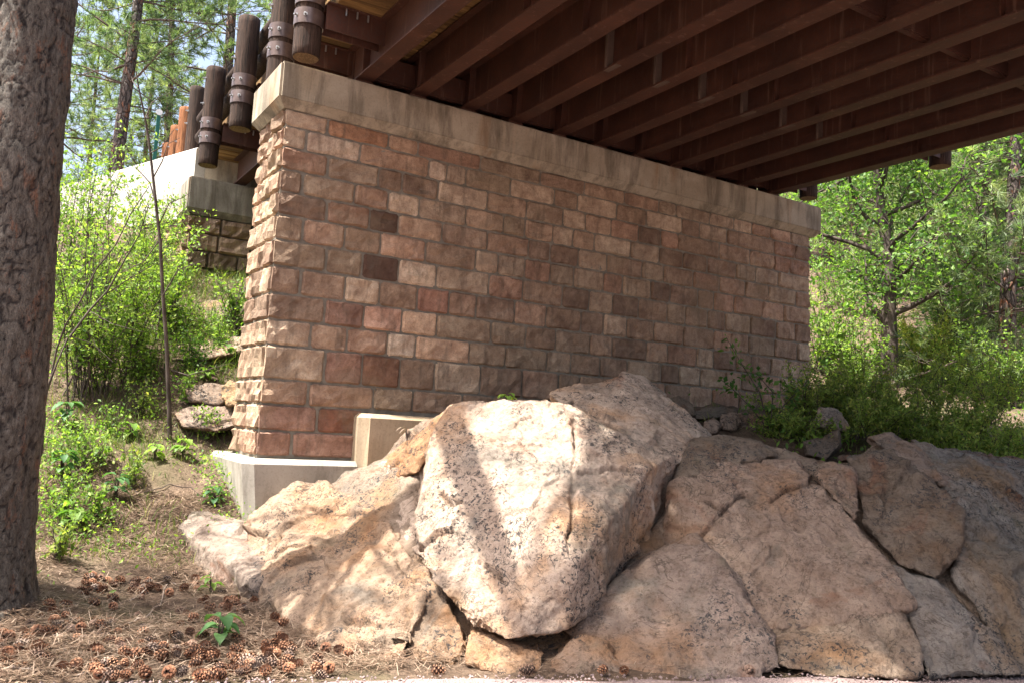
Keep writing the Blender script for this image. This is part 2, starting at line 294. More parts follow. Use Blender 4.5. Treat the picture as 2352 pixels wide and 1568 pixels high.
# ------------------------------------------------------------------ terrain
CTRL = [(-30, 20, 1.5), (-12, 10.8, 0.2), (-6, 7.6, 0), (-3, 6.4, 0), (0, 5.75, 0), (2, 5.1, -0.02), (4, 4.4, -0.02), (6, 3.7, -0.02), (9, 2.4, 0), (13, 0.6, 0), (18, -2, 0), (35, -10, 0), (-20, 0, 0), (-5, 1, 0), (0, 2, 0), (0, -6, 0), (8, -4, 0), (20, -15, 0), (-40, -10, 0), (60, -40, 0), (0, -60, 0), (4, 1, 0),
    (0.27, 7.3, 0.10), (-3, 9, 0.55), (-7, 12, 1.2), (1.5, 6.6, 0.02), (1.5, 7.9, 0.06), (2.45, 8.6, 0.10), (2.0, 9.5, 0.42), (1.2, 9.6, 0.50), (2.1, 7.3, -0.02), (2.3, 6.2, -0.05), (2.8, 7.0, 0.0), (1.95, 11.0, 1.12), (0.6, 11, 1.2), (2.4, 11.8, 1.65), (2.66, 13.4, 2.75), (2.8, 14.6, 3.45), (1.3, 13.1, 2.35), (-1.0, 13.2, 2.2), (-4, 14, 2.2), (1.2, 15.5, 3.7), (-2, 17, 3.8), (0.5, 18.5, 5.0), (-3, 22, 5.3), (-14, 24, 3.5), (5, 17.5, 5.9), (8, 17.5, 5.9), (11, 17.5, 5.9), (5, 24, 6.2), (9, 30, 6.4), (0, 30, 6.4), (-10, 40, 8), (-30, 60, 10), (10, 60, 9),
    (3.0, 5.75, -0.05), (3.55, 6.2, 0.3), (3.9, 6.9, 0.95), (3.3, 7.6, 0.72), (3.1, 8.6, 0.3), (3.6, 8.8, 0.6), (4.5, 8.7, 1.35), (5.2, 7.6, 1.3), (6, 8, 1.55), (7.5, 8.2, 1.75), (9, 8.8, 1.95), (10, 8.5, 2.0), (11.5, 8.2, 2.0), (5.4, 4.8, -0.1), (6, 5.9, 0.75), (6.6, 7, 1.35), (7.5, 4.3, 0.1), (7.8, 5.6, 0.9), (8.2, 6.6, 1.5), (9.0, 5.0, 0.95), (9.6, 6.3, 1.6), (8.7, 3.3, -0.05), (11, 3.2, 0.7), (11, 5.5, 1.6), (13, 5, 1.7), (13, 2.2, 0.5),
    (6, 12, 2.3), (10, 12, 2.5), (6, 14.8, 3.5), (11, 14.8, 3.6), (13, 9, 2.1), (16, 8, 2.4), (19, 11, 3.4), (22, 5, 2.6), (27, 14, 6.5), (36, 9, 8.5), (34, 26, 13), (55, 22, 19), (45, 45, 22), (30, -2, 3.5), (48, -8, 6), (80, 30, 30), (70, 80, 38), (20, 30, 9), (25, 60, 18), (120, 20, 40), (0, 120, 22), (120, 120, 60), (-100, 100, 18), (-100, 0, 4), (120, -60, 8)]
cp = np.array(CTRL, float)
_A = np.linalg.norm(cp[:, None, :2]-cp[None, :, :2], axis=2); _n = len(cp)
_Mx = np.zeros((_n+3, _n+3)); _Mx[:_n, :_n] = _A; _Mx[:_n, _n] = 1; _Mx[:_n, _n+1:] = cp[:, :2]; _Mx[_n, :_n] = 1; _Mx[_n+1:, :_n] = cp[:, :2].T
_w = np.linalg.solve(_Mx, np.concatenate([cp[:, 2], np.zeros(3)]))
EDGE = np.array([(-60, 27.0), (-12, 10.6), (-6, 7.65), (-3, 6.45), (0, 5.62), (2, 5.06), (4, 4.36), (6, 3.64), (9, 2.38), (13, 0.6), (18, -2), (60, -22)])
def road_edge(x): return np.interp(x, EDGE[:, 0], EDGE[:, 1])
def H(x, y):
    x = np.atleast_1d(np.asarray(x, float)); y = np.atleast_1d(np.asarray(y, float)); sh = x.shape; X = x.ravel(); Y = y.ravel(); out = np.empty(len(X))
    for i in range(0, len(X), 20000):
        a, b = X[i:i+20000], Y[i:i+20000]
        out[i:i+20000] = np.hypot(a[:, None]-cp[None, :, 0], b[:, None]-cp[None, :, 1])@_w[:_n]+_w[_n]+_w[_n+1]*a+_w[_n+2]*b
    P = np.stack([X, Y, X*0], 1); off = Y-road_edge(X); k = np.clip(off/0.8, 0, 1)
    out = out+k*(0.055*fbm(P*1.7, 3, 5)+0.02*fbm(P*9, 2, 9)); out = np.where(off < 0, np.minimum(out, -0.012), np.maximum(out, -0.03))
    far = np.clip((np.hypot(X-4, Y-8)-25)/40, 0, 1); out = out+far*1.5*fbm(P*0.08, 3, 33)
    return out.reshape(sh)
def H1(x, y): return float(H([x], [y])[0])
def axis_vals(lo, a, b, hi, fine, growth=1.18):
    v = list(np.arange(a, b+1e-6, fine)); s = fine; q = a
    left = []
    while q > lo: s *= growth; q -= s; left.append(q)
    s = fine; q = b; right = []
    while q < hi: s *= growth; q += s; right.append(q)
    return np.array(left[::-1]+v+right)
xs = axis_vals(-130, -2, 12, 130, 0.07); ys = axis_vals(-70, 3, 16, 130, 0.07)
gx, gy = np.meshgrid(xs, ys); gz = H(gx, gy)
V = np.stack([gx.ravel(), gy.ravel(), gz.ravel()], 1); nx, ny = len(xs), len(ys)
idx = np.arange(nx*ny).reshape(ny, nx); F = np.stack([idx[:-1, :-1].ravel(), idx[:-1, 1:].ravel(), idx[1:, 1:].ravel(), idx[1:, :-1].ravel()], 1)
o = link('ground', np_mesh('ground', V, F, M['ground'], True)); tag(o, kind='structure')
# road: a gravelly sheet that ends at the foot of the bank
rx = axis_vals(-60, -1, 8, 60, 0.06); rows = []
for k in range(24):
    tt = k/23.0; e = road_edge(rx)+0.05*fbm(np.stack([rx*2.2, rx*0, rx*0], 1), 3, 3)+0.03
    y = e-(tt**1.8)*(28.0); z = 0.004+0.010*fbm(np.stack([rx*3, y*3, rx*0], 1), 2, 12)*(1 if k else 0)-(0.03 if k == 0 else 0); rows.append(np.stack([rx, y, z], 1))
V = np.concatenate(rows); nn = len(rx); idx = np.arange(len(V)).reshape(24, nn)
F = np.stack([idx[:-1, :-1].ravel(), idx[1:, :-1].ravel(), idx[1:, 1:].ravel(), idx[:-1, 1:].ravel()], 1)
o = link('road', np_mesh('road', V, F, M['road'], True)); tag(o, kind='structure')
def hit(x, y, d0=3.0, d1=60.0):
    """where the sight line through a measured point meets the ground"""
    d = np.arange(d0, d1, 0.05); r = fw+RT*(x-CX)/FPX-UP*(y-CY)/FPX; P = CAM+r[None]*d[:, None]; h = H(P[:, 0], P[:, 1]); k = np.argmax(P[:, 2] < h)
    return P[k] if (P[:, 2] < h).any() else None

# ------------------------------------------------------------------ boulders
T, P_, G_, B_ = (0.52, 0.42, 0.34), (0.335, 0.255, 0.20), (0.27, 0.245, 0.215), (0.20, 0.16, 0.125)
ROCKS = [
 ('big sunlit cream boulder with a pointed foot, jutting out below the pier', T, [(1038,940,7.75),(1160,918,7.8),(1250,925,7.9),(1330,985,7.85),(1480,1078,7.2),(1320,1290,6.12),(1300,1432,5.98),(1175,1460,5.85),(1085,1425,5.95),(985,1300,6.4),(960,1180,6.95),(1008,985,7.55),(1600,1052,8.6),(1640,1005,9.0),(1535,1240,8.1),(1480,1297,7.6),(1400,1370,6.95)], 1.1, 0.015),
 ('rounded tan boulder behind the sunlit one, against the pier wall', T, [(1265,905,8.7),(1330,880,9.0),(1440,860,9.3),(1500,885,9.4),(1560,930,9.2),(1625,990,8.9),(1602,1042,8.15),(1530,1080,7.7),(1470,1060,7.55),(1400,1005,7.8),(1325,965,8.1),(1300,930,8.4)], 0.9, 0.022),
 ('flat tan stone leaning on the pier wall above the boulders', T, [(1428,850,9.75),(1480,862,9.75),(1532,904,9.6),(1518,920,9.35),(1468,895,9.35),(1424,862,9.5)], 0.3, 0.02),
 ('knobbly brown rock beside the upper concrete footing step', (0.34,0.20,0.11), [(1000,953,8.25),(1032,942,8.1),(1012,1000,7.75),(960,1085,7.75),(900,1095,8.2),(835,1092,8.8),(910,1040,8.8),(940,1000,8.6)], 0.8, 0.022),
 ('ribbed tan rock wedged left of the sunlit boulder', T, [(830,1092,8.6),(915,1075,8.25),(1010,1010,8.1),(1030,1200,7.2),(1010,1325,6.75),(965,1278,6.95),(890,1203,7.55),(842,1138,8.2)], 0.9, 0.02),
 ('rounded granite hump at the left, dappled, right below the concrete footing', (0.41,0.305,0.22), [(590,1196,8.5),(640,1150,8.5),(690,1122,8.4),(742,1118,8.35),(805,1150,8.05),(880,1205,7.4),(960,1275,6.8),(985,1340,6.4),(940,1440,6.0),(925,1482,5.85),(870,1512,5.8),(800,1502,5.9),(690,1425,6.4),(610,1345,7.0),(560,1270,7.7)], 1.0, 0.018),
 ('crumbling tan rock in the gap under the sunlit boulder', (0.33,0.235,0.16), [(950,1275,6.75),(1010,1330,6.4),(1060,1425,6.05),(1085,1480,5.9),(1050,1530,5.7),(950,1535,5.68),(925,1450,5.95)], 0.8, 0.022),
 ('small orange rock at the road edge below the boulder tip', (0.40,0.285,0.195), [(1080,1440,6.0),(1140,1455,5.95),(1250,1502,5.8),(1240,1550,5.6),(1190,1564,5.52),(1075,1525,5.65)], 0.7, 0.02),
 ('sloping grey slab under the overhang, right of the boulder tip', (0.31, 0.245, 0.205), [(1290,1440,6.25),(1440,1312,6.9),(1600,1230,7.45),(1650,1300,7.05),(1720,1380,6.4),(1785,1460,6.08),(1792,1532,5.8),(1720,1562,5.58),(1420,1560,5.58),(1380,1470,6.0)], 0.9, 0.02),
 ('low grey wedge of rock at the road edge, in front of the sloping slab', (0.33,0.25,0.195), [(1245,1550,5.5),(1330,1462,5.95),(1395,1470,5.9),(1447,1552,5.5),(1340,1566,5.42)], 0.5, 0.02),
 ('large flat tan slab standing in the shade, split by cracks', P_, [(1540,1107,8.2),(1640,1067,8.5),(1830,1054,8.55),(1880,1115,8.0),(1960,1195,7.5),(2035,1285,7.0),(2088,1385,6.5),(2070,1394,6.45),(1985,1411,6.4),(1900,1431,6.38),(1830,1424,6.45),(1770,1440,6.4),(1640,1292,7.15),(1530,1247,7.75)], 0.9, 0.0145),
 ('grey block below the large cracked slab, at the road edge', (0.32,0.25,0.19), [(1768,1452,6.38),(1830,1434,6.42),(1900,1440,6.33),(1985,1420,6.33),(2075,1402,6.4),(2112,1480,6.05),(2105,1552,5.8),(1900,1554,5.78),(1790,1527,5.92)], 0.7, 0.02),
 ('dark lichened ledge on top of the large cracked slab', B_, [(1590,1008,9.1),(1740,1014,9.1),(1782,1044,8.75),(1640,1072,8.45),(1545,1110,8.25),(1640,1002,9.4)], 0.8, 0.022),
 ('narrow tan block on the right shoulder of the cracked slab', P_, [(1875,1087,8.35),(1900,1062,8.6),(1962,1070,8.35),(1980,1165,7.7),(1964,1192,7.5),(1890,1118,7.95)], 0.7, 0.022),
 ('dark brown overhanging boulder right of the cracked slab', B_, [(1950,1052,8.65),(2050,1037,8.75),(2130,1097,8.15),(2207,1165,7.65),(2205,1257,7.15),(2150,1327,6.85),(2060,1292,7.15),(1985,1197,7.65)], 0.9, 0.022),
 ('narrow pinkish grey rock shoulder under the ferns at the right', (0.30,0.235,0.19), [(1990,1002,9.3),(2050,987,9.4),(2110,1022,9.0),(2215,1130,8.15),(2120,1092,8.25),(2040,1037,8.75)], 0.8, 0.025),
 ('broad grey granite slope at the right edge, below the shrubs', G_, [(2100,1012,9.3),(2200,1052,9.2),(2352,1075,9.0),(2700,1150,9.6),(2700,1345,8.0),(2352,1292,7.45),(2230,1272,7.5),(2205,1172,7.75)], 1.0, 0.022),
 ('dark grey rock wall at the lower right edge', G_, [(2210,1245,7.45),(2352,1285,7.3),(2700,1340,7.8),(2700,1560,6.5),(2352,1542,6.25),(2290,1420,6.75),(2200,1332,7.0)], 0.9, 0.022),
 ('long grey slab slanting down to the road at the right', (0.28,0.25,0.22), [(2045,1300,7.15),(2150,1332,6.9),(2290,1470,6.35),(2360,1550,6.0),(2130,1556,5.8),(2100,1410,6.45)], 0.8, 0.022),
 ('pale jagged stone tipped up among the ferns', (0.36,0.31,0.27), [(1880,933,10.2),(1925,935,10.2),(1952,975,10.0),(1942,992,9.9),(1868,977,9.95),(1890,955,9.9)], 0.4, 0.022),
 ('brown split stone below the pale jagged one', B_, [(1848,1012,9.6),(1925,988,9.7),(1932,1020,9.5),(1900,1057,9.3),(1853,1042,9.4)], 0.4, 0.022),
 ('small dark stone beside the split stone', B_, [(1922,1042,9.3),(1955,1040,9.3),(1958,1056,9.2),(1925,1060,9.2)], 0.25, 0.022),
 ('small round stone, leftmost of the row at the wall foot', P_, [(1615,970,10.2),(1640,958,10.3),(1658,975,10.2),(1645,994,10.1),(1618,992,10.1)], 0.25, 0.02),
 ('tan round stone, middle of the row at the wall foot', P_, [(1655,952,10.5),(1690,945,10.6),(1700,968,10.5),(1685,988,10.4),(1658,986,10.4)], 0.3, 0.02),
 ('larger round stone, rightmost of the row at the wall foot', P_, [(1692,950,10.8),(1725,936,10.9),(1757,952,10.8),(1756,985,10.6),(1722,1000,10.5),(1694,985,10.6)], 0.35, 0.022),
 ('brown stone lying at the wall foot beside the flat leaning stone', B_, [(1528,915,10.4),(1560,905,10.5),(1590,925,10.5),(1600,955,10.3),(1560,950,10.1),(1530,935,10.2)], 0.35, 0.022),
 ('flat low stone behind the row of round stones', B_, [(1585,945,11.2),(1640,930,11.3),(1690,938,11.2),(1690,955,11.0),(1600,962,11.0)], 0.4, 0.022),
 ('long weathered stone half buried left of the pier foot', (0.27,0.215,0.175), [(398,948,10.6),(440,932,10.8),(520,930,10.9),(545,945,10.7),(545,975,10.5),(500,988,10.4),(420,980,10.4)], 0.5, 0.025),
 ('brown stone above the long one left of the pier', (0.26,0.20,0.155), [(425,892,11.1),(470,880,11.3),(520,885,11.4),(530,915,11.2),(500,930,11.0),(440,920,11.0)], 0.5, 0.025),
 ('pale flat ledge of rock on the bank, left of the pier above the other stones', (0.40,0.32,0.25), [(345,800,12.2),(400,775,12.6),(500,765,12.9),(560,775,12.8),(565,805,12.4),(480,822,12.1),(390,826,11.9)], 0.5, 0.025),
 ('dark ledge stone under the grass near the far abutment', (0.30,0.25,0.19), [(420,700,13.6),(480,690,13.9),(560,700,13.9),(565,730,13.5),(480,745,13.2),(425,728,13.3)], 0.5, 0.025),
 ('low dark granite shoulder at the far left, in the shade below the footing corner', (0.33,0.27,0.225), [(412,1210,8.6),(445,1176,8.85),(520,1186,8.8),(592,1205,8.5),(620,1250,8.0),(640,1350,7.1),(590,1338,7.15),(470,1305,8.0)], 0.8, 0.022),
 ('small tan-orange stone touching the pier corner', (0.36,0.245,0.14), [(508,890,10.9),(530,874,11.0),(550,885,10.9),(550,925,10.7),(525,932,10.6),(508,912,10.7)], 0.3, 0.02)]
for _k in range(8, 19): _r = ROCKS[_k]; ROCKS[_k] = (_r[0], _r[1], [(x, y, 6.0+(d-6.0)*0.72) for x, y, d in _r[2]], _r[3], _r[4])
CRACKS = {10: [[(1625,1150),(1650,1165),(1672,1160),(1700,1140),(1755,1115)], [(1600,1245),(1650,1190),(1672,1160)], [(1700,1140),(1720,1135),(1740,1150),(1760,1155),(1800,1130),(1870,1100)]],
          0: [[(1318,960),(1322,1010),(1316,1080),(1312,1160),(1308,1240),(1312,1300)], [(1320,1085),(1400,1075),(1480,1080)], [(1100,1290),(1140,1310),(1160,1340)], [(1010,1130),(1040,1160),(1060,1150)]],
          4: [[(905,1180),(930,1200),(960,1195),(985,1190)], [(960,1080),(955,1150),(975,1230)]],
          5: [[(905,1215),(935,1260),(960,1290)], [(860,1480),(890,1470),(925,1460),(935,1440)], [(800,1430),(840,1425),(880,1440)]],
          8: [[(1375,1475),(1395,1500),(1400,1540)]], 1: [[(1315,925),(1318,965)], [(1380,960),(1440,1010),(1470,1050)]]}
tmp = []
for i, (lab, colr, pts, back, vox) in enumerate(ROCKS):
    f = np.array([at(*p) for p in pts]); c = f.mean(0); vd = c-CAM; vd /= np.linalg.norm(vd)
    hv = np.array([vd[0], vd[1], 0.0]); hv /= np.linalg.norm(hv)
    f = c+(f-c)*1.03; bk = c+(f-c)*0.90+hv*back-np.array([0, 0, 0.12*back]); mid = c+(f-c)*1.03+hv*back*0.5-np.array([0, 0, 0.05*back])
    bm = bmesh.new()
    low = f-np.array([0, 0, 0.4])+hv*0.05 if lab.startswith(('rounded granite hump', 'low dark granite')) else f[:0]
    for p in np.concatenate([f, mid, bk, low]): bm.verts.new(p)
    r = bmesh.ops.convex_hull(bm, input=list(bm.verts)); bmesh.ops.delete(bm, geom=[v for v in bm.verts if not v.link_faces], context='VERTS')
    me = bpy.data.meshes.new('hull'); bm.to_mesh(me); bm.free(); ob = bpy.data.objects.new('hull', me); COL.objects.link(ob)
    md = ob.modifiers.new('r', 'REMESH'); md.mode = 'VOXEL'; md.voxel_size = vox; tmp.append(ob)
PAIRS = [(8, 10), (10, 11), (10, 13), (13, 14), (14, 16), (14, 18), (10, 18), (11, 18), (16, 17), (17, 18), (4, 5), (5, 6), (6, 7), (7, 9), (15, 16), (14, 15), (3, 4), (12, 13), (12, 10), (6, 9)]
cbm = bmesh.new()
for ia, ib in PAIRS:
    bm = bmesh.new()
    for k_ in (ia, ib):
        f = np.array([at(*p) for p in ROCKS[k_][2]]); c = f.mean(0); hv = (c-CAM)*np.array([1, 1, 0]); hv /= np.linalg.norm(hv)
        for p in np.concatenate([c+(f-c)*0.92+hv*0.38, c+(f-c)*0.8+hv*1.3-np.array([0, 0, 0.3])]): bm.verts.new(p)
    bmesh.ops.convex_hull(bm, input=list(bm.verts)); bmesh.ops.delete(bm, geom=[v for v in bm.verts if not v.link_faces], context='VERTS'); me = bpy.data.meshes.new('h'); bm.to_mesh(me); bm.free(); cbm.from_mesh(me); bpy.data.meshes.remove(me)
me = bpy.data.meshes.new('hull'); cbm.to_mesh(me); cbm.free(); ob = bpy.data.objects.new('hull', me); COL.objects.link(ob); md = ob.modifiers.new('r', 'REMESH'); md.mode = 'VOXEL'; md.voxel_size = 0.035; tmp.append(ob)
ROCKS.append(('fractured bedrock showing in the seams between the boulders', (0.30, 0.235, 0.18), [], 0.99, 0.035))
dg = bpy.context.evaluated_depsgraph_get()
rockdata = [bpy.data.meshes.new_from_object(ob.evaluated_get(dg)) for ob in tmp]
for ob in tmp: me = ob.data; bpy.data.objects.remove(ob); bpy.data.meshes.remove(me)
def get_np(me):
    V = np.empty(len(me.vertices)*3, np.float32); me.vertices.foreach_get('co', V); E_ = np.empty(len(me.edges)*2, np.int32); me.edges.foreach_get('vertices', E_)
    return V.reshape(-1, 3).astype(float), E_.reshape(-1, 2)
def normals(me):
    N = np.empty(len(me.vertices)*3, np.float32); me.vertex_normals.foreach_get('vector', N); return N.reshape(-1, 3).astype(float)
def seg_dist(px, py, poly):
    best = np.full(px.shape, 1e9)
    for (x0, y0), (x1, y1) in zip(poly[:-1], poly[1:]):
        dx, dy = x1-x0, y1-y0; t = np.clip(((px-x0)*dx+(py-y0)*dy)/(dx*dx+dy*dy), 0, 1); best = np.minimum(best, np.hypot(px-x0-t*dx, py-y0-t*dy))
    return best
boulders = []
def facet(P, sc_, seed):
    """random tilted plane inside each jittered cell: fracture faces"""
    P = P*sc_; I = np.floor(P); best = np.full(len(P), 9.0); val = np.zeros(len(P))
    for a in (-1, 0, 1):
        for b in (-1, 0, 1):
            for c in (-1, 0, 1):
                J = I+np.array([a, b, c]); ii, jj, kk = J[:, 0], J[:, 1], J[:, 2]; D = P-(J+0.5+0.48*np.stack([_h(ii, jj, kk, seed), _h(ii, jj, kk, seed+1), _h(ii, jj, kk, seed+2)], 1)); dd = (D*D).sum(1); m_ = dd < best
                v_ = D[:, 0]*_h(ii, jj, kk, seed+3)+D[:, 1]*_h(ii, jj, kk, seed+4)+D[:, 2]*_h(ii, jj, kk, seed+5)+0.35*_h(ii, jj, kk, seed+6); best = np.where(m_, dd, best); val = np.where(m_, v_, val)
    return val/sc_
for i, (lab, colr, pts, back, vox) in enumerate(ROCKS):
    me = rockdata[i]; V, Ed = get_np(me); deg = np.bincount(Ed.ravel(), minlength=len(V))[:, None]
    def lap(V, k):
        for _ in range(k):
            s = np.zeros_like(V); np.add.at(s, Ed[:, 0], V[Ed[:, 1]]); np.add.at(s, Ed[:, 1], V[Ed[:, 0]]); V = V*0.4+0.6*s/np.maximum(deg, 1)
        return V
    V = lap(V, 1); me.vertices.foreach_set('co', V.astype(np.float32).ravel()); me.update(); N = normals(me)
    big = min(1.0, 0.25+0.75*back)*{4: 1.7, 5: 1.7, 6: 2.2, 3: 1.6, 14: 1.5, 16: 1.7, 17: 1.7, 0: 1.15, 10: 0.8, 8: 0.9}.get(i, 1.2); q = V+i*13.7
    d = 0.03*big*fbm(q*1.1, 2, 1)+0.014*big*fbm(q*3.1, 3, 2)
    wq = q+0.10*np.stack([noise(q*3, 91), noise(q*3, 92), noise(q*3, 93)], 1)+0.03*np.stack([noise(q*11, 94), noise(q*11, 95), noise(q*11, 96)], 1)
    d += 0.06*big*facet(wq*np.array([1, 1, 0.75]), 2.0, 51)+0.055*big*facet(wq, 6.5, 52)+0.07*big*facet(wq, 17.0, 53)
    rid = 1-np.abs(fbm(q*4.2+0.5*noise(q*2, 97)[:, None], 3, 4)); d += 0.016*big*(rid-0.75)
    ch = noise(q*2.4, 6); d -= 0.035*big*np.clip((ch-0.40)*6, 0, 1)*(0.7+0.3*noise(q*14, 7))
    d += 0.010*fbm(q*17, 2, 5)
    V2 = V+N*d[:, None]
    if i in CRACKS:
        px, py, pz = pix(V2); facing = (N@fw) < 0.25
        for poly in CRACKS[i]:
            jit = 6*noise(np.stack([px*0.03, py*0.03, px*0], 1), 44)+3*noise(np.stack([px*0.11, py*0.11, px*0], 1), 45); ds = seg_dist(px+jit, py+jit*0.7, poly); k = np.clip(1.15-ds/6.0, 0, 1)*facing*np.clip(0.8+noise(np.stack([px*0.02, py*0.02, px*0], 1), 46), 0, 1)
            V2 = V2-N*(0.065*k)[:, None]
    me.vertices.foreach_set('co', V2.astype(np.float32).ravel()); me.polygons.foreach_set('use_smooth', np.ones(len(me.polygons), bool)); me.materials.clear(); me.materials.append(M['granite'])
    base = np.array([V2[:, 0].mean(), V2[:, 1].mean(), V2[:, 2].min()]); me.transform(Matrix.Translation(-Vector(base))); me.update()
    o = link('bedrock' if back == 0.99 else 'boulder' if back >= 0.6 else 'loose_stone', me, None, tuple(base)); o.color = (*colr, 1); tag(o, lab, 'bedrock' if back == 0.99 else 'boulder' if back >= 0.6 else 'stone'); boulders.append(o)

# ------------------------------------------------------------------ stonework
def stone_mesh(w, h, t, seed, rough=0.028, nx=8, nz=5, ends=(False, False)):
    """a rock-faced block: front at y=0 looking to -y, body behind; ends dressed when they turn a corner"""
    r = np.random.default_rng(seed); xs_ = np.concatenate([[0], np.linspace(0.022/w, 1-0.022/w, nx-1), [1]]); zs_ = np.concatenate([[0], np.linspace(0.020/h, 1-0.020/h, nz-1), [1]]); V = []; 
    off = r.uniform(-50, 50, 3)
    P = np.array([[x*w, 0, z*h] for z in zs_ for x in xs_]); n = 0.9*noise(P*np.array([6, 1, 9])+off, 1)+0.7*noise(P*np.array([13, 1, 17])+off, 2)
    n += 0.35*np.sign(noise(P*np.array([4, 1, 5])+off, 3))
    ex = np.minimum(np.minimum(np.array([p[0] for p in P]), w-np.array([p[0] for p in P])), 0.022)/0.022; ez = np.minimum(np.minimum(P[:, 2], h-P[:, 2]), 0.02)/0.02
    if ends[0]: ex = np.minimum(np.minimum(w-P[:, 0], 0.022)/0.022, 1)
    if ends[1]: ex = np.minimum(np.minimum(P[:, 0], 0.022)/0.022, 1)
    e = np.minimum(ex, ez); fy = -(rough*0.9*e+rough*n*np.maximum(e, 0.25)); P[:, 1] = fy
    jit = 0.008*noise(P*20+off, 5); P[:, 0] += jit; P[:, 2] += 0.009*noise(P*20+off, 6)
    # clip corners of the outline a little
    for (cxx, czz) in ((0, 0), (nx, 0), (0, nz), (nx, nz)):
        k = czz*(nx+1)+cxx; P[k, 0] += (0.014 if cxx == 0 else -0.014)*r.uniform(0.1, 2.2); P[k, 2] += (0.012 if czz == 0 else -0.012)*r.uniform(0.1, 2.2)
    vs = [tuple(p) for p in P]; fs = []
    for k in range(nz):
        for q in range(nx): a = k*(nx+1)+q; fs.append((a, a+1, a+nx+2, a+nx+1))
    n0 = len(vs); ring = [q for q in range(nx+1)]+[k*(nx+1)+nx for k in range(1, nz+1)]+[nz*(nx+1)+q for q in range(nx-1, -1, -1)]+[k*(nx+1) for k in range(nz-1, 0, -1)]
    for k in ring: p = P[k]; vs.append((min(max(p[0], 0), w), t, min(max(p[2], 0), h)))
    m = len(ring)
    for k in range(m): fs.append((ring[(k+1) % m], ring[k], n0+k, n0+(k+1) % m))
    me = bpy.data.meshes.new('stone'); me.from_pydata(vs, [], fs); me.materials.append(M['stone']); me.polygons.foreach_set('use_smooth', [True]*len(fs)); me.update()
    me.polygons.foreach_set('use_smooth', [False]*len(fs)); return me
STC = [(0.37, 0.272, 0.198), (0.40, 0.295, 0.215), (0.33, 0.242, 0.175), (0.38, 0.30, 0.222), (0.30, 0.222, 0.165), (0.45, 0.355, 0.265), (0.385, 0.255, 0.185), (0.35, 0.275, 0.20), (0.42, 0.295, 0.215), (0.27, 0.195, 0.145), (0.48, 0.385, 0.29)]
SC = [0]
def put_stone(parent, w, h, t, loc, rz=0.0, col=None, rough=0.028, ends=(False, False)):
    SC[0] += 1; me = stone_mesh(w, h, t, 1000+SC[0], rough, ends=ends); o = bpy.data.objects.new('stone', me); COL.objects.link(o)
    o.parent = parent; o.location = tuple(np.array(loc)-np.array(parent.location)); o.rotation_euler = (0, 0, rz)
    c = STC[rng.integers(len(STC))] if col is None else col; k = rng.uniform(0.8, 1.2); o.color = (c[0]*k, c[1]*k, c[2]*k, 1); return o

# pier
PX0, PX1, PYF, PYB, CAPB, FT = 2.56, 11.52, 9.45, 10.46, 5.05, 1.10
pier = empty('bridge_pier', (2.56, 9.45, 0.3), 'long stone block pier with concrete cap, standing behind the boulders', 'bridge pier')
_i = 0.010; _b = (CAPB-0.5)*0.012
MB().add([(PX0-_b*0.5+_i, PYF-_b+_i, 0.5), (PX1+_b*2.2-_i, PYF-_b+_i, 0.5), (PX1+_b*2.2-_i, PYB+_b-_i, 0.5), (PX0-_b*0.5+_i, PYB+_b-_i, 0.5), (PX0+_i, PYF+_i, CAPB+0.05), (PX1-_i, PYF+_i, CAPB+0.05), (PX1-_i, PYB-_i, CAPB+0.05), (PX0+_i, PYB-_i, CAPB+0.05)], [(3, 2, 1, 0), (4, 5, 6, 7), (0, 1, 5, 4), (1, 2, 6, 5), (2, 3, 7, 6), (3, 0, 4, 7)]).build('mortar_core', M['mortar'], pier)
CY_ = [242.5, 285, 333.6, 385.2, 436.9, 490, 547.6, 608.4, 670.9, 731.6, 790.6, 868.8, 926, 986.8, 1046]
cz = [on_axis(645-(y-242)*0.062, y, 1, PYF)[2] for y in CY_]; cz[0] = CAPB
JOINTS = [[754, 892.6, 961, 1103.7, 1241, 1343, 1435, 1513, 1553.6, 1631, 1686, 1727, 1769, 1817], [704.5, 826.6, 985, 1026, 1070.8, 1173, 1274, 1326.7, 1417, 1485, 1566.5, 1607, 1669.7, 1778.6], [754, 869.5, 924, 1006.4, 1120, 1210, 1293.5, 1345, 1404, 1466.9, 1518.5, 1557, 1653, 1723], [696, 814, 892, 963.5, 1070.8, 1156.6], [752, 849.7, 915, 1016, 1120], [697, 792, 874, 978, 1093], [750.7, 832.3, 915.7, 1002.5, 1124], [691.7, 792.4, 872, 959, 1032, 1094.5, 1183], [747, 835.8, 924, 1004, 1129, 1209], [714, 797.6, 889.6, 955.6, 1079, 1162], [747, 832, 919, 999, 1105, 1200], [709, 858, 948.7, 1063], [730, 796], [671, 796]]
PALE, DARK, RED = (0.62, 0.51, 0.40), (0.14, 0.088, 0.066), (0.345, 0.22, 0.17)
SPECIAL = {(0, 1): (0.36, 0.215, 0.135), (0, 2): (0.52, 0.37, 0.26), (1, 1): PALE, (1, 2): (0.54, 0.38, 0.27), (1, 3): PALE, (4, 3): (0.58, 0.43, 0.31), (4, 2): DARK, (5, 3): (0.58, 0.40, 0.29), (6, 2): DARK, (6, 3): (0.68, 0.55, 0.42), (8, 2): (0.50, 0.33, 0.25), (8, 3): (0.58, 0.43, 0.31), (9, 3): (0.62, 0.52, 0.41), (9, 4): (0.54, 0.39, 0.28), (7, 4): (0.33, 0.19, 0.14), (8, 1): RED, (10, 1): RED, (10, 2): (0.19, 0.11, 0.075), (12, 0): RED, (13, 0): RED, (13, 1): RED, (12, 1): (0.30, 0.15, 0.10)}
GAP = 0.024
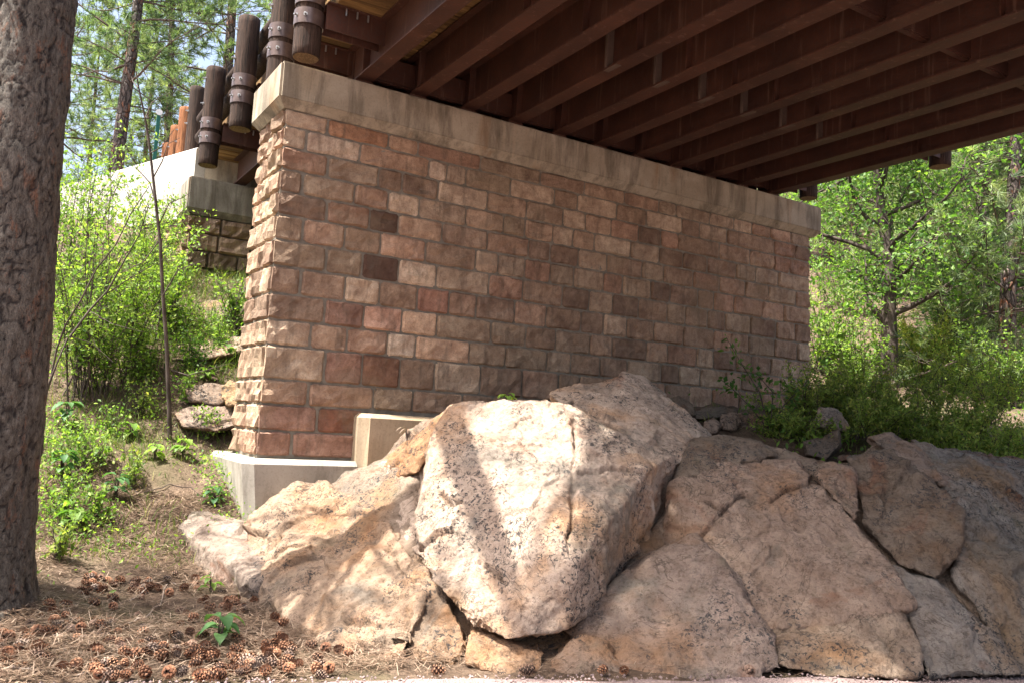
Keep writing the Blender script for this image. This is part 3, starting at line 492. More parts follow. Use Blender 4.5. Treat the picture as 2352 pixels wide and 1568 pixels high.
for ci in range(14):
    zt, zb = cz[ci], cz[ci+1]; zm = (zt+zb)/2; bat = (CAPB-zm)*0.012
    x0, x1 = PX0-bat*0.5, PX1+bat*2.2; yf = PYF-bat
    js = []
    for j in JOINTS[ci]:
        ym = CY_[ci]+20; X = on_axis(j, np.interp(j, [640, 1860], [(CY_[ci]+CY_[ci+1])/2, (CY_[ci]+CY_[ci+1])/2*0.58+395]), 1, yf)[0]; js.append(X)
    X = js[-1]; lim = x1 if ci < 12 else 3.75
    while X < lim-0.75: X += rng.uniform(0.33, 0.66); js.append(X)
    js = [x for x in js if x < lim-0.25]; eds = [x0]+js+[lim]
    for k in range(len(eds)-1):
        if k > 0 and eds[k] > 3.85 and zt < 1.55: continue
        sp = SPECIAL.get((ci, k)); rec = 0.0
        put_stone(pier, eds[k+1]-eds[k]-GAP, zt-zb-GAP, 0.25 if k else 0.16, (eds[k]+(GAP/2 if k else 0), yf+rec, zb+GAP/2), 0.0, sp, rough=0.012 if sp == DARK else 0.019 if ci > 1 else 0.015, ends=(k == 0, k == len(eds)-2))
    # left end face (looks to -X): blocks run along Y
    y0, y1 = yf+0.004, PYB+bat; cut = [y0+(0.34 if ci % 2 else 0.58)+rng.uniform(-0.07, 0.07)]
    if ci % 2: cut.append(cut[0]+rng.uniform(0.30, 0.42))
    ey = [y0]+cut+[y1]
    for k in range(len(ey)-1):
        put_stone(pier, ey[k+1]-ey[k]-GAP, zt-zb-GAP, 0.22, (x0, ey[k+1]-GAP/2, zb+GAP/2), -math.pi/2, None, rough=0.028, ends=(k == len(ey)-2, k == 0))
    if zt > 2.0: # right end face
        put_stone(pier, 0.5, zt-zb-GAP, 0.2, (x1, y0, zb+GAP/2), math.pi/2, None); put_stone(pier, y1-y0-0.52, zt-zb-GAP, 0.2, (x1, y0+0.52, zb+GAP/2), math.pi/2, None)
def slab(x0, x1, y0, y1, z0, z1, bev, low=0.0):
    """concrete block with chamfered edges; low = sloped underside lip"""
    bm = bmesh.new(); bmesh.ops.create_cube(bm, size=1)
    for v in bm.verts: v.co = Vector(((x0+x1)/2+v.co.x*(x1-x0), (y0+y1)/2+v.co.y*(y1-y0), (z0+z1)/2+v.co.z*(z1-z0)))
    bmesh.ops.bevel(bm, geom=list(bm.edges), offset=bev, segments=2, affect='EDGES')
    m = MB().add([v.co[:] for v in bm.verts], [[v.index for v in f.verts] for f in bm.faces]) if not bm.verts.ensure_lookup_table() and not bm.verts.index_update() else None
    bm.free(); return m
def frustum(x0, x1, y0, y1, z0, z1, ins):
    return MB().add([(x0+ins, y0+ins, z0), (x1-ins, y0+ins, z0), (x1-ins, y1-ins, z0), (x0+ins, y1-ins, z0), (x0, y0, z1), (x1, y0, z1), (x1, y1, z1), (x0, y1, z1)], [(3, 2, 1, 0), (0, 1, 5, 4), (1, 2, 6, 5), (2, 3, 7, 6), (3, 0, 4, 7)])
CT = 5.57
m = slab(2.44, 11.72, 9.35, 10.58, CAPB+0.075, CT, 0.028); f2 = frustum(2.444, 11.716, 9.354, 10.576, CAPB+0.004, CAPB+0.10, 0.085); m.add(f2.v, f2.f); capo = m.build('cap', M['cap'], pier)
# footing: tapered chamfered block with a higher step to the right
def footing(x0, x1, y0, y1, z0, zt, ch, taper):
    vs = [(x0+taper, y0+taper*0.35, z0), (x1, y0+taper*0.35, z0), (x1, y1, z0), (x0+taper, y1-0.55, z0), (x0, y0+0.10, zt-ch), (x0+0.11, y0, zt-ch), (x1, y0, zt-ch), (x1, y1, zt-ch), (x0, y1, zt-ch), (x0+ch, y0+0.10+ch*0.6, zt), (x0+0.12+ch*0.5, y0+ch, zt), (x1, y0+ch, zt), (x1, y1, zt), (x0+ch, y1, zt), (x0+taper+0.09, y0+taper*0.35-0.02, z0), (x0+taper, y0+0.13, z0)]
    fs = [(9, 10, 11, 12, 13), (4, 5, 10, 9), (5, 6, 11, 10), (8, 4, 9, 13), (14, 1, 6, 5), (15, 14, 5, 4), (3, 15, 4, 8), (1, 2, 7, 6), (6, 7, 12, 11), (2, 3, 8, 7), (7, 8, 13, 12)]
    return MB().add(vs, fs)
footing(2.36, 3.64, 9.20, 10.85, -0.1, 1.085, 0.055, 0.16).build('footing', M['conc'], pier)
footing(3.63, 7.4, 9.16, 10.8, 0.2, 1.64, 0.05, 0.02).build('footing', m_concrete('step_concrete', (0.40, 0.30, 0.19), (0.46, 0.36, 0.25), 0.4), pier)

# abutment beyond, with wing wall
ab = empty('bridge_abutment', (2.6, 15.4, 3.4), 'far stone abutment with stained concrete cap and pale wing wall', 'abutment')
AY = 15.42
MB().box(2.72, 12.0, AY+0.05, AY+1.2, 3.0, 5.0).build('mortar_core', M['mortar'], ab)
m = slab(2.58, 12.1, AY-0.10, AY+1.3, 5.02, 5.60, 0.025); f2 = frustum(2.584, 12.096, AY-0.096, AY+1.296, 4.94, 5.05, 0.08); m.add(f2.v, f2.f); m.build('cap', m_concrete('abutment_cap_concrete', (0.27, 0.25, 0.205), (0.38, 0.355, 0.295), 0.85), ab)
AC = [(0.28, 0.215, 0.15), (0.33, 0.25, 0.175), (0.24, 0.185, 0.135), (0.38, 0.29, 0.21)]
z = 4.94; ci = 0
while z > 3.1:
    hh = 0.31; x = 2.66+ (0.0 if ci % 2 else -0.02); k = 0
    while x < 5.6:
        wv = rng.uniform(0.38, 0.68); put_stone(ab, wv-GAP, hh-GAP, 0.3, (x, AY, z-hh+GAP/2), 0, AC[rng.integers(4)], rough=0.05, ends=(k == 0, False)); x += wv; k += 1
    put_stone(ab, 0.6, hh-GAP, 0.25, (2.66, AY+0.61, z-hh+GAP/2), -math.pi/2, AC[rng.integers(4)], rough=0.06, ends=(False, True)); put_stone(ab, 0.6, hh-GAP, 0.25, (2.66, AY+1.22, z-hh+GAP/2), -math.pi/2, AC[rng.integers(4)], rough=0.05)
    z -= hh; ci += 1
# wing wall: thick tapering concrete wall flaring back to the left
w0 = at(452, 338, 15.45); w1 = at(120, 402, 18.2); dv = (w1-w0)*np.array([1, 1, 0]); L = np.linalg.norm(dv); dv /= L; nv = np.array([-dv[1], dv[0], 0]); nv = nv if nv[0] > 0 else -nv
def wp(s, t, z): p = w0+dv*s+nv*t; return (p[0], p[1], z)
zt0, zt1 = w0[2], w0[2]-0.25
vs = []
for s, zt, zb in ((0, zt0, 5.0), (L, zt1, 4.95), (L+4, zt1-0.3, 4.9)):
    for t in (0, 0.38): vs += [wp(s, t, zb), wp(s, t, zt-0.03), wp(s, t+(0.03 if t == 0 else -0.03), zt)]
fs = []
for a in (0, 6):
    b = a+6; fs += [(a, b, b+1, a+1), (a+1, b+1, b+2, a+2), (a+2, b+2, b+5, a+5), (a+5, b+5, b+4, a+4), (a+4, b+4, b+3, a+3), (a+3, b+3, b, a)]
fs += [(0, 1, 2, 5, 4, 3), (12, 15, 16, 17, 14, 13)]
MB().add(vs, fs).build('wing_wall', M['pale'], ab)
MB().add([wp(0.1, 0.1, 3.2), wp(L+4, 0.1, 3.2), wp(L+4, 0.5, 3.2), wp(0.1, 0.5, 3.2), wp(0.1, 0.1, 4.98), wp(L+4, 0.1, 4.94), wp(L+4, 0.5, 4.94), wp(0.1, 0.5, 4.98)], [(0, 1, 5, 4), (1, 2, 6, 5), (2, 3, 7, 6), (3, 0, 4, 7), (4, 5, 6, 7)]).build('wing_base', M['mortar'], ab)
for k in range(7):
    for r_ in range(3):
        p = wp(0.25+k*0.72+(0.3 if r_ % 2 else 0), 0.09, 4.55-r_*0.36); q = put_stone(ab, 0.70, 0.345, 0.2, (p[0], p[1], p[2]), math.atan2(-dv[1], -dv[0]), AC[rng.integers(4)], rough=0.05)
        q.location = tuple(np.array(wp(0.25+(k+1)*0.72+(0.3 if r_ % 2 else 0), 0.09, 4.55-r_*0.36))-np.array(ab.location))
# backwall behind the girder ends
MB().box(2.95, 11.4, AY+0.55, AY+0.9, 5.61, 6.6).build('backwall', M['cap'], ab)

# ------------------------------------------------------------------ bridge superstructure
br = empty('bridge_deck', (7, 9.9, 5.65), 'rust brown steel girder bridge deck with timber planks and log posts overhead', 'bridge')
GZ0, GZ1 = 5.65, 6.16
def ibeam(x, y0, y1, z0=GZ0, z1=GZ1, fwid=0.20, tf=0.022, tw=0.014):
    h = fwid/2; return MB().box(x-h, x+h, y0, y1, z0, z0+tf).box(x-tw/2, x+tw/2, y0, y1, z0+tf, z1-tf).box(x-h*0.95, x+h*0.95, y0, y1, z1-tf, z1)
GX = [3.48+0.722*k for k in range(11)]
for gxv in GX:
    g1 = ibeam(gxv, -6.0, 9.86).build('girder', M['steel'], br)
    for yy in (9.35, 6.9, 4.2):       # web stiffener plates, both sides
        MB().box(gxv-0.09, gxv+0.09, yy-0.006, yy+0.006, GZ0+0.0225, GZ1-0.0225).build('stiffener', M['steel'], g1)
    if 3 <= GX.index(gxv) <= 8:        # pale lime-streaked joint plate on the web and flange
        MB().box(gxv-0.098, gxv-0.0075, 7.40, 7.44, GZ0+0.0225, GZ1-0.0225).box(gxv-0.102, gxv-0.03, 7.22, 7.45, GZ0-0.004, GZ0-0.0005).build('joint_plate', M['plate'], g1)
    g2 = ibeam(gxv, 9.885, 15.75).build('girder', M['steel'], br)
    MB().box(gxv-0.11, gxv+0.11, 9.5, 9.84, CT+0.003, GZ0-0.002).box(gxv-0.11, gxv+0.11, 9.9, 10.2, CT+0.003, GZ0-0.002).build('bearing_plate', M['steel'], br)
for k in range(10):                    # channel diaphragms between girders
    for yy in (9.62, 10.15, 4.95):
        if yy < 9 and k % 2 == 0 and k < 4: continue
        MB().box(GX[k]+0.009, GX[k+1]-0.009, yy-0.008, yy+0.008, GZ0+0.11, GZ1-0.10).box(GX[k]+0.009, GX[k+1]-0.009, yy+0.0085, yy+0.07, GZ0+0.09, GZ0+0.109).build('diaphragm', M['steel'], br)
DX0, DX1 = 2.86, 11.43
pmesh = {}
y = -6.0; k = 0
while y < 15.9:                        # transverse deck timbers on edge
    wv = 0.135; dz = [0, 0.006, -0.004, 0.010][k % 4]; key = (k % 4)
    if key not in pmesh: pmesh[key] = MB().box(0, DX1-DX0+[0, 0.012, -0.01, 0.005][key], 0, wv-0.008, 0, 0.2-dz, 0.006).mesh('deck_plank', M['plank'])
    o = bpy.data.objects.new('deck_plank', pmesh[key]); COL.objects.link(o); o.parent = br; o.location = (DX0-7, y-9.9, GZ1+0.004+dz-5.65); y += wv; k += 1
MB().box(DX0+0.15, DX1-0.15, -6, 15.9, GZ1+0.22, GZ1+0.32).build('wearing_surface', m_plain('asphalt', (0.05, 0.05, 0.05)), br)
def log_mesh(name, r, L, mat, seed, endmat):
    """upright log with slightly uneven skin, chamfered ends; base at z=0"""
    n = 20; m = 14; zz = np.concatenate([[0, 0.012], np.linspace(0.1, L-0.1, m-4), [L-0.012, L]]); q = np.arange(n)*2*math.pi/n; vs = []
    for iz, z in enumerate(zz):
        P = np.stack([np.cos(q)*1.3, np.sin(q)*1.3, np.full(n, z*0.8)], 1)+seed*3.1; rr = r*(1+0.045*fbm(P, 2, seed)); rr = rr*(0.93 if iz in (0, len(zz)-1) else 1)
        vs += [(math.cos(a)*b, math.sin(a)*b, z) for a, b in zip(q, rr)]
    fs = [(i*n+k, i*n+(k+1) % n, (i+1)*n+(k+1) % n, (i+1)*n+k) for i in range(len(zz)-1) for k in range(n)]; sm = [True]*len(fs)
    fs += [tuple(range(n-1, -1, -1)), tuple(range((len(zz)-1)*n, len(zz)*n))]; sm += [False, False]
    me = bpy.data.meshes.new(name); me.from_pydata(vs, [], fs); me.polygons.foreach_set('use_smooth', sm); me.materials.append(mat); me.materials.append(endmat)
    mi = [0]*(len(fs)-2)+[1, 1]; me.polygons.foreach_set('material_index', mi); me.update(); return me
LR = 0.152; logs = [log_mesh('log_post', LR, 1.62, M['log'], s, M['logend']) for s in (1, 2, 3)]
def band_mesh():
    n = 24; ri, ro = LR*1.02, LR*1.02+0.009; m = MB()
    def ring(r, z): return [(math.cos(2*math.pi*k/n)*r, math.sin(2*math.pi*k/n)*r, z) for k in range(n)]
    m.add(ring(ro, 0)+ring(ro, 0.175), [(k, (k+1) % n, n+(k+1) % n, n+k) for k in range(n)], True)
    m.add(ring(ri, 0)+ring(ro, 0), [(k, (k+1) % n, n+(k+1) % n, n+k) for k in range(n)]); m.add(ring(ri, 0.175)+ring(ro, 0.175), [(n+k, n+(k+1) % n, (k+1) % n, k) for k in range(n)])
    return m.mesh('steel_band', M['band'])
bandm = band_mesh()
bm_ = MB(); bm_.tube([(0, 0, 0), (0, -0.018, 0)], 0.024, 6, smooth=False).tube([(0, -0.018, 0), (0, -0.05, 0)], 0.012, 6, smooth=False); boltm = bm_.mesh('bolt', M['bolt'])
def sub(name, me, par, loc, rz=0.0):
    o = bpy.data.objects.new(name, me); COL.objects.link(o); o.parent = par; o.location = loc; o.rotation_euler = (0, 0, rz); return o
def post(x, y, zb, k, side):
    p = sub('log_post', logs[k % 3], br, (x-7, y-9.9, zb-5.65), k*1.3)
    p.rotation_euler = (0, 0, 0)
    for zz in (0.345, 0.585):
        sub('steel_band', bandm, p, (0, 0, zz))
        for dz in (0.09,):
            for a in ((-2.6, -1.9) if side < 0 else (0.5, -0.5)): sub('bolt', boltm, p, (math.cos(a-0.2)*0.150, math.sin(a-0.2)*0.150, zz+dz), a-0.2+math.pi/2)
    for zz in (1.0, 1.42): sub('bolt', boltm, p, (-0.148*(-side) if side > 0 else -0.148, 0, zz), -math.pi/2 if side < 0 else math.pi/2)
    # outrigger channel from the outer girder to the post
    gxx = GX[0] if side < 0 else GX[-1]; xa, xb = (x+LR*1.06, gxx-0.008) if side < 0 else (gxx+0.008, x-LR*1.06)
    MB().box(xa, xb, y-0.10, y-0.088, 5.86, GZ1-0.005).box(xa, xb, y+0.088, y+0.10, 5.86, GZ1-0.005).box(xa, xb, y-0.0875, y+0.0875, GZ1-0.02, GZ1-0.006).box(xa, xb, y-0.16, y-0.1005, GZ1-0.018, GZ1-0.007).build('outrigger', M['steel'], br)
for k in range(3):
    for yy in (9.0, 10.06, 11.9, 13.95):
        xx = 2.98+0.13*k; MB().tube([(xx, yy-0.13, GZ1-0.02), (xx, yy-0.13, GZ1-0.10)], 0.011, 6, smooth=False).build('bolt', M['bolt'], br)
for k, yy in enumerate((4.9, 6.95, 9.0, 10.06, 11.9, 13.95)): post(2.60, yy, 5.50-0.02*max(0, yy-11), k, -1)
for k, yy in enumerate((4.85, 7.24, 9.64, 12.0, 14.2)): post(11.70, yy, 5.78, k+1, 1)
for (xx, zz, r) in ((2.90, 6.62, 0.125), (2.90, 6.98, 0.125), (11.40, 6.62, 0.125), (11.40, 6.98, 0.125)):
    MB().tube([(xx, yy, zz+0.01*math.sin(yy)) for yy in np.arange(-6, 16.5, 0.8)], r, 14).build('rail_log', M['log'], br)

# approach guardrail posts and marker post, on the road beyond
for k, (sx, sy, mat, ln, lab) in enumerate(((456, 203, 'log', 1.7, 'dark brown log guardrail post just beyond the bridge end'), (431, 250, 'olog', 1.6, 'tall orange log guardrail post, nearest of the orange ones'), (409, 292, 'olog', 1.5, 'orange log guardrail post, middle one behind the wing wall'), (388, 332, 'olog', 1.3, 'short orange stub of a guardrail post, farthest behind the wing wall'))):
    P = on_axis(sx, sy, 2, 7.75); zb = P[2]-ln
    me = log_mesh('guardrail_post', 0.15, ln, M[mat], 11+k, M['logend']); o = link('guardrail_post', me, None, (P[0], P[1], zb)); tag(o, lab, 'post', 'log posts along the approach road')
    for zz in (ln-0.75, ln-0.5): sub('bolt', boltm, o, (-0.145, -0.02, zz), -math.pi/2)
mp = at(357, 345, 17.5); gz_ = H1(mp[0], mp[1]); top = at(362, 262, 17.5)
mk = empty('marker_post', (mp[0], mp[1], gz_), 'thin green steel marker post with a small white disc on top', 'marker post')
MB().box(mp[0]-0.035, mp[0]+0.035, mp[1]-0.004, mp[1]+0.004, gz_-0.2, top[2]).box(mp[0]-0.035, mp[0]-0.027, mp[1]+0.0045, mp[1]+0.035, gz_-0.2, top[2]).box(mp[0]+0.027, mp[0]+0.035, mp[1]+0.0045, mp[1]+0.035, gz_-0.2, top[2]).build('channel', M['green'], mk)
MB().tube([(mp[0], mp[1]-0.006, top[2]+0.06), (mp[0], mp[1]-0.018, top[2]+0.06)], 0.065, 18, smooth=False).build('reflector', M['white'], mk)

# ------------------------------------------------------------------ foliage tools
def unit(v): return v/(np.linalg.norm(v, axis=-1, keepdims=True)+1e-9)
def leaf_arrays(P, size, seed, aspect=0.5, up=0.4, tintbase=0.5, spread=0.35, shape='leaf'):
    """P (n,3) leaf bases -> folded leaf quads with per-leaf tint"""
    r = np.random.default_rng(seed); n = len(P); d = unit(r.normal(size=(n, 3))+np.array([0, 0, 0.15])); nrm = unit(r.normal(size=(n, 3))+np.array([0, 0, up*3])); s = unit(np.cross(d, nrm)); nn = np.cross(s, d)
    L = size*r.uniform(0.6, 1.3, (n, 1)); Wd = L*aspect*0.5
    a = P; b = P+d*L*0.45+s*Wd+nn*Wd*0.25; c = P+d*L; e = P+d*L*0.45-s*Wd+nn*Wd*0.25
    V = np.stack([a, b, c, e], 1).reshape(-1, 3); F = np.arange(4*n).reshape(n, 4); t = np.clip(tintbase+spread*r.normal(size=n), 0, 1); return V, F, np.repeat(t, 4)
def needle_arrays(C, A, length, width, per, seed, cone=0.9, tb=0.5, sp=0.28):
    """tufts at C along axis A, each a burst of thin blades"""
    r = np.random.default_rng(seed); n = len(C); c = np.repeat(C, per, 0); ax = np.repeat(unit(A), per, 0); d = unit(ax*cone+r.normal(size=(n*per, 3))*0.62); L = length*r.uniform(0.65, 1.15, (n*per, 1))
    s = unit(np.cross(d, r.normal(size=(n*per, 3))))*width*0.5; base = c-ax*r.uniform(0, length*0.55, (n*per, 1))
    V = np.stack([base-s, base+s, base+d*L+s*0.35, base+d*L-s*0.35], 1).reshape(-1, 3); F = np.arange(4*n*per).reshape(-1, 4)
    t = np.clip(np.repeat(tb+sp*r.normal(size=n), per)+0.12*r.normal(size=n*per), 0, 1); return V, F, np.repeat(t, 4)
def poly(p0, d, L, n, r, wob=0.15, grav=0.0):
    pts = [np.array(p0, float)]; d = np.array(d, float); d /= np.linalg.norm(d)
    for i in range(n): d = d+r.normal(size=3)*wob+np.array([0, 0, grav]); d /= np.linalg.norm(d); pts.append(pts[-1]+d*L/n)
    return pts
def foliage_obj(name, arr, mat, parent): 
    V = np.concatenate([a[0] for a in arr]); t = np.concatenate([a[2] for a in arr]); o_ = 0; Fs = []
    for a in arr: Fs.append(a[1]+o_); o_ += len(a[0])
    L = np.array(parent.location); o = link(name, np_mesh(name, V-L, np.concatenate(Fs), mat, False, t)); o.parent = parent; return o
def shrub(base, h, spread, nstem, nleaf, lsize, mat, label, seed, lean=(0, 0), name='shrub', cat='shrub', group=None, tb=0.5, aspect=0.5, stemr=0.010, bare=0.25, twigmat='twig', sp=0.3):
    r = np.random.default_rng(seed); root = empty(name, tuple(base), label, cat, group); mb = MB(); tips = []
    for i in range(nstem):
        a = r.uniform(0, 2*math.pi); k = spread*math.sqrt(r.uniform(0, 1)); d = np.array([math.cos(a)*k+lean[0], math.sin(a)*k+lean[1], 1.0]); LL = h*r.uniform(0.6, 1.08)
        b0 = np.array(base)+np.array([r.normal()*spread*0.12*h, r.normal()*spread*0.12*h, 0]); b0[2] = max(H1(b0[0], b0[1]), b0[2] if mat == 'fern' else -9)-0.03; pts = poly(b0, d, LL, 7, r, 0.10, 0.02); mb.tube(pts, np.linspace(stemr, stemr*0.3, 8), 5, cap=False)
        for j in range(2, 8):
            if j/7.0 < bare: continue
            for q in range(3):
                dd = unit((pts[j]-pts[j-1])*0.6/np.linalg.norm(pts[j]-pts[j-1])+r.normal(size=3)*0.75); tw = poly(pts[j]-(pts[j]-pts[j-1])*r.uniform(0, 1), dd, LL*r.uniform(0.12, 0.28), 3, r, 0.2, 0.03); mb.tube(tw, [stemr*0.35, stemr*0.3, stemr*0.22, stemr*0.12], 4, cap=False)
                for p, p2 in zip(tw[:-1], tw[1:]): tips.append((p, p2))
    mb.build('stem', M[twigmat], root); tips = np.array(tips); k = r.integers(len(tips), size=nleaf); u = r.uniform(0, 1.1, (nleaf, 1)); P = tips[k, 0]*(1-u)+tips[k, 1]*u+r.normal(size=(nleaf, 3))*lsize*0.35
    foliage_obj('foliage', [leaf_arrays(P, lsize, seed+1, aspect, 0.35, tb, sp)], M[mat], root); return root
def broadleaf(base, h, r0_, label, seed, nleaf, lsize, mat, crown_r, lean=(0, 0), first=0.25, tb=0.5, name='broadleaf_tree', clump=0.28, nl=16):
    r = np.random.default_rng(seed); root = empty(name, tuple(base), label, 'tree'); mb = MB(); tr = poly(np.array(base)-np.array([0, 0, 0.2]), (lean[0], lean[1], 1), h, 12, r, 0.07, 0.02); mb.tube(tr, np.linspace(r0_, r0_*0.2, 13), 9, cap=False); lm = MB(); tips = []
    for i in range(nl):
        t = first+(0.97-first)*i/(nl-1); j = min(11, int(t*12)); p = tr[j]+(tr[j+1]-tr[j])*(t*12-j); a = i*2.4+r.uniform(-0.5, 0.5); d = np.array([math.cos(a), math.sin(a), r.uniform(0.05, 0.75)]); LL = crown_r*(0.55+0.6*math.sin(math.pi*min(1, (t-first)/(1-first)+0.18)))*r.uniform(0.7, 1.15)
        bp = poly(p, d, LL, 6, r, 0.2, 0.04); rr = r0_*0.42*(1-t*0.6); lm.tube(bp, np.linspace(rr, rr*0.2, 7), 6, cap=False)
        for q in range(2, 7):
            for s_ in range(3):
                tw = poly(bp[q], r.normal(size=3)+np.array([0, 0, 0.2]), LL*r.uniform(0.2, 0.42), 3, r, 0.25); lm.tube(tw, [rr*0.2, rr*0.16, rr*0.12, 0.004], 4, cap=False); tips += [tw[1], tw[2], tw[3]]
    mb.build('trunk', M['twig'], root); lm.build('limb', M['twig'], root)['kind'] = 'stuff'; tips = np.array(tips); k = r.integers(len(tips), size=nleaf); P = tips[k]+r.normal(size=(nleaf, 3))*clump*np.array([1, 1, 0.7])
    foliage_obj('crown', [leaf_arrays(P, lsize, seed+1, 0.6, 0.4, tb, 0.3)], M[mat], root); return root
def pine_parts(h, r0_, crown0, crad, ntier, seed, nlen, nwid, per, dense=1.0, mat='needle', tb=0.5):
    """trunk, limbs and needle tufts of a pine, base at the origin -> (trunk MB, limb MB, foliage arrays)"""
    r = np.random.default_rng(seed); tm = MB(); tr = poly((0, 0, -0.3), (0, 0, 1), h, 14, r, 0.012, 0.0); tm.tube(tr, np.linspace(r0_, r0_*0.12, 15), 10, cap=False); lm = MB(); C = []; A = []
    for i in range(ntier):
        t = crown0+(0.98-crown0)*(i/(ntier-1)); z = t*h; j = min(13, int(t*14)); p = tr[j]+(tr[j+1]-tr[j])*(t*14-j); prof = crad*(1-((t-crown0)/(1-crown0))**1.6)*0.95+0.10*crad
        for b in range(r.integers(2, 5)):
            a = r.uniform(0, 2*math.pi); LL = prof*r.uniform(0.55, 1.15); d = np.array([math.cos(a), math.sin(a), r.uniform(-0.25, 0.35)]); bp = poly(p, d, LL, 6, r, 0.11, 0.035); rr = max(0.012, r0_*0.16*LL/crad); lm.tube(bp, np.linspace(rr, rr*0.25, 7), 5, cap=False)
            for q in range(2, 7):
                for s_ in range(int(r.integers(2, 5)*dense)):
                    dd = unit(unit(bp[q]-bp[q-1])*0.7+r.normal(size=3)*0.75+np.array([0, 0, 0.25])); tw = poly(bp[q]-(bp[q]-bp[q-1])*r.uniform(0, 1), dd, LL*r.uniform(0.10, 0.28)+nlen, 2, r, 0.2, 0.06); lm.tube(tw, [rr*0.25, rr*0.2, rr*0.12], 3, cap=False); C += [tw[2], (tw[1]+tw[2])/2]; A += [tw[2]-tw[1], tw[2]-tw[0]]
    return tm, lm, needle_arrays(np.array(C), np.array(A), nlen, nwid, per, seed+5, tb=tb)
def pine(base, label, parts, mat='needle', group=None, name='pine_tree', rz=0.0, sc=1.0, barkm='bark'):
    tm, lm, na = parts
    if isinstance(tm, MB): parts[0] = tm.mesh('trunk', M[barkm]); parts[1] = lm.mesh('limb', M['limb']); parts[2] = np_mesh('crown', na[0], na[1], M[mat], False, na[2])
    root = empty(name, tuple(base), label, 'pine tree', group); root.rotation_euler = (0, 0, rz); root.scale = (sc, sc, sc)
    for n_, me in zip(('trunk', 'limb', 'crown'), parts):
        o = bpy.data.objects.new(n_, me); COL.objects.link(o); o.parent = root
        if n_ == 'limb': o['kind'] = 'stuff'
    return root

# ------------------------------------------------------------------ foreground pine (its crown is above the picture and dapples the light)
fb = np.array([-0.02, 7.32, 0.0]); fb[2] = H1(fb[0], fb[1])
ft = empty('pine_tree', tuple(fb), 'thick ponderosa pine trunk with furrowed grey and orange bark at the left edge', 'pine tree')
n, mz = 150, 520; zz = np.linspace(-0.25, 9.0, mz); q = np.arange(n)*2*math.pi/n; Q, Z = np.meshgrid(q, zz)
rad = 0.40-0.0245*Z+0.13*np.exp(-np.clip(Z+0.1, 0, None)/0.28); px_ = np.stack([np.cos(Q)*rad, np.sin(Q)*rad, Z], -1).reshape(-1, 3)
def cell_edges(P, seed):
    """distance between the two nearest jittered cell points: bark plates"""
    I = np.floor(P); d1 = np.full(len(P), 9.0); d2 = np.full(len(P), 9.0)
    for a in (-1, 0, 1):
        for b in (-1, 0, 1):
            for c in (-1, 0, 1):
                J = I+np.array([a, b, c]); ii, jj, kk = J[:, 0], J[:, 1], J[:, 2]; X = J+0.5+0.45*np.stack([_h(ii, jj, kk, seed), _h(ii, jj, kk, seed+1), _h(ii, jj, kk, seed+2)], 1); d = np.linalg.norm(P-X, axis=1); m_ = d < d1; d2 = np.where(m_, d1, np.minimum(d2, d)); d1 = np.where(m_, d, d1)
    return d2-d1
Pw = px_*np.array([12, 12, 3.6])+1.1*np.stack([noise(px_*6, 3), noise(px_*6, 4), noise(px_*6, 5)], 1); ce = cell_edges(Pw, 71)
disp = 0.013*np.clip(ce/0.07, 0, 1)+0.009*fbm(px_*np.array([24, 24, 9]), 2, 8)+0.018*fbm(px_*1.4, 2, 9)
for (hz, ha) in ((2.95, 4.05), (2.55, 3.75), (3.75, 4.1)): # old limb scars
    dd = np.hypot((px_[:, 2]-hz), (np.arctan2(px_[:, 1], px_[:, 0])-(ha-2*math.pi))*0.33); disp -= 0.06*np.exp(-(dd/0.045)**2)
rn = px_*np.array([1, 1, 0]); rn = unit(rn); Vt = px_+rn*disp[:, None]; idx = np.arange(n*mz).reshape(mz, n)
F = np.stack([idx[:-1, :].ravel(), np.roll(idx, -1, 1)[:-1].ravel(), np.roll(idx, -1, 1)[1:].ravel(), idx[1:, :].ravel()], 1)
def m_fbark():
    t = NT('plated_bark'); a = t.attr('tint'); v = t.coord('Object', (1, 1, 0.42)); f = t.noise(v, 26, 6, 0.75, 0.3); f2 = t.noise(v, 9, 5, 0.75); f3 = t.noise(v, 95, 3, 0.8); f4 = t.noise(v, 3, 3)
    c = t.ramp(f, [(0.28, (0.045, 0.037, 0.029)), (0.5, (0.115, 0.098, 0.078)), (0.74, (0.24, 0.21, 0.175))])
    c = t.mix(t.ramp(f2, [(0.56, 0.0), (0.64, 0.65)]), c, (0.21, 0.09, 0.045)); c = t.mix(t.ramp(f3, [(0.36, 0.7), (0.5, 0.0)]), c, (0.035, 0.027, 0.024))
    c = t.mix(t.ramp(f, [(0.36, 0.85), (0.43, 0.0)]), c, (0.025, 0.019, 0.017))
    c = t.mix(t.ramp(a, [(0.015, 0.9), (0.09, 0.0)]), c, (0.022, 0.017, 0.015)); t.color(c); t.bump(t.math('ADD', f, t.math('MULTIPLY', f3, 0.5)), 1.0, 0.03); t.p.inputs['Roughness'].default_value = 0.7; t.p.inputs['Specular IOR Level'].default_value = 0.3; return t.m
o = link('trunk', np_mesh('trunk', Vt, F, m_fbark(), True, np.clip(ce, 0, 1))); o.parent = ft
up_ = MB(); up_.tube([(0, 0, 8.98), (0.05, 0.1, 14), (0, 0, 20)], [0.185, 0.13, 0.03], 12, cap=False); up_.build('upper_trunk', M['bark'], ft).location = (0, 0, 0)
lm = MB(); C = []; A = []; r = np.random.default_rng(21)
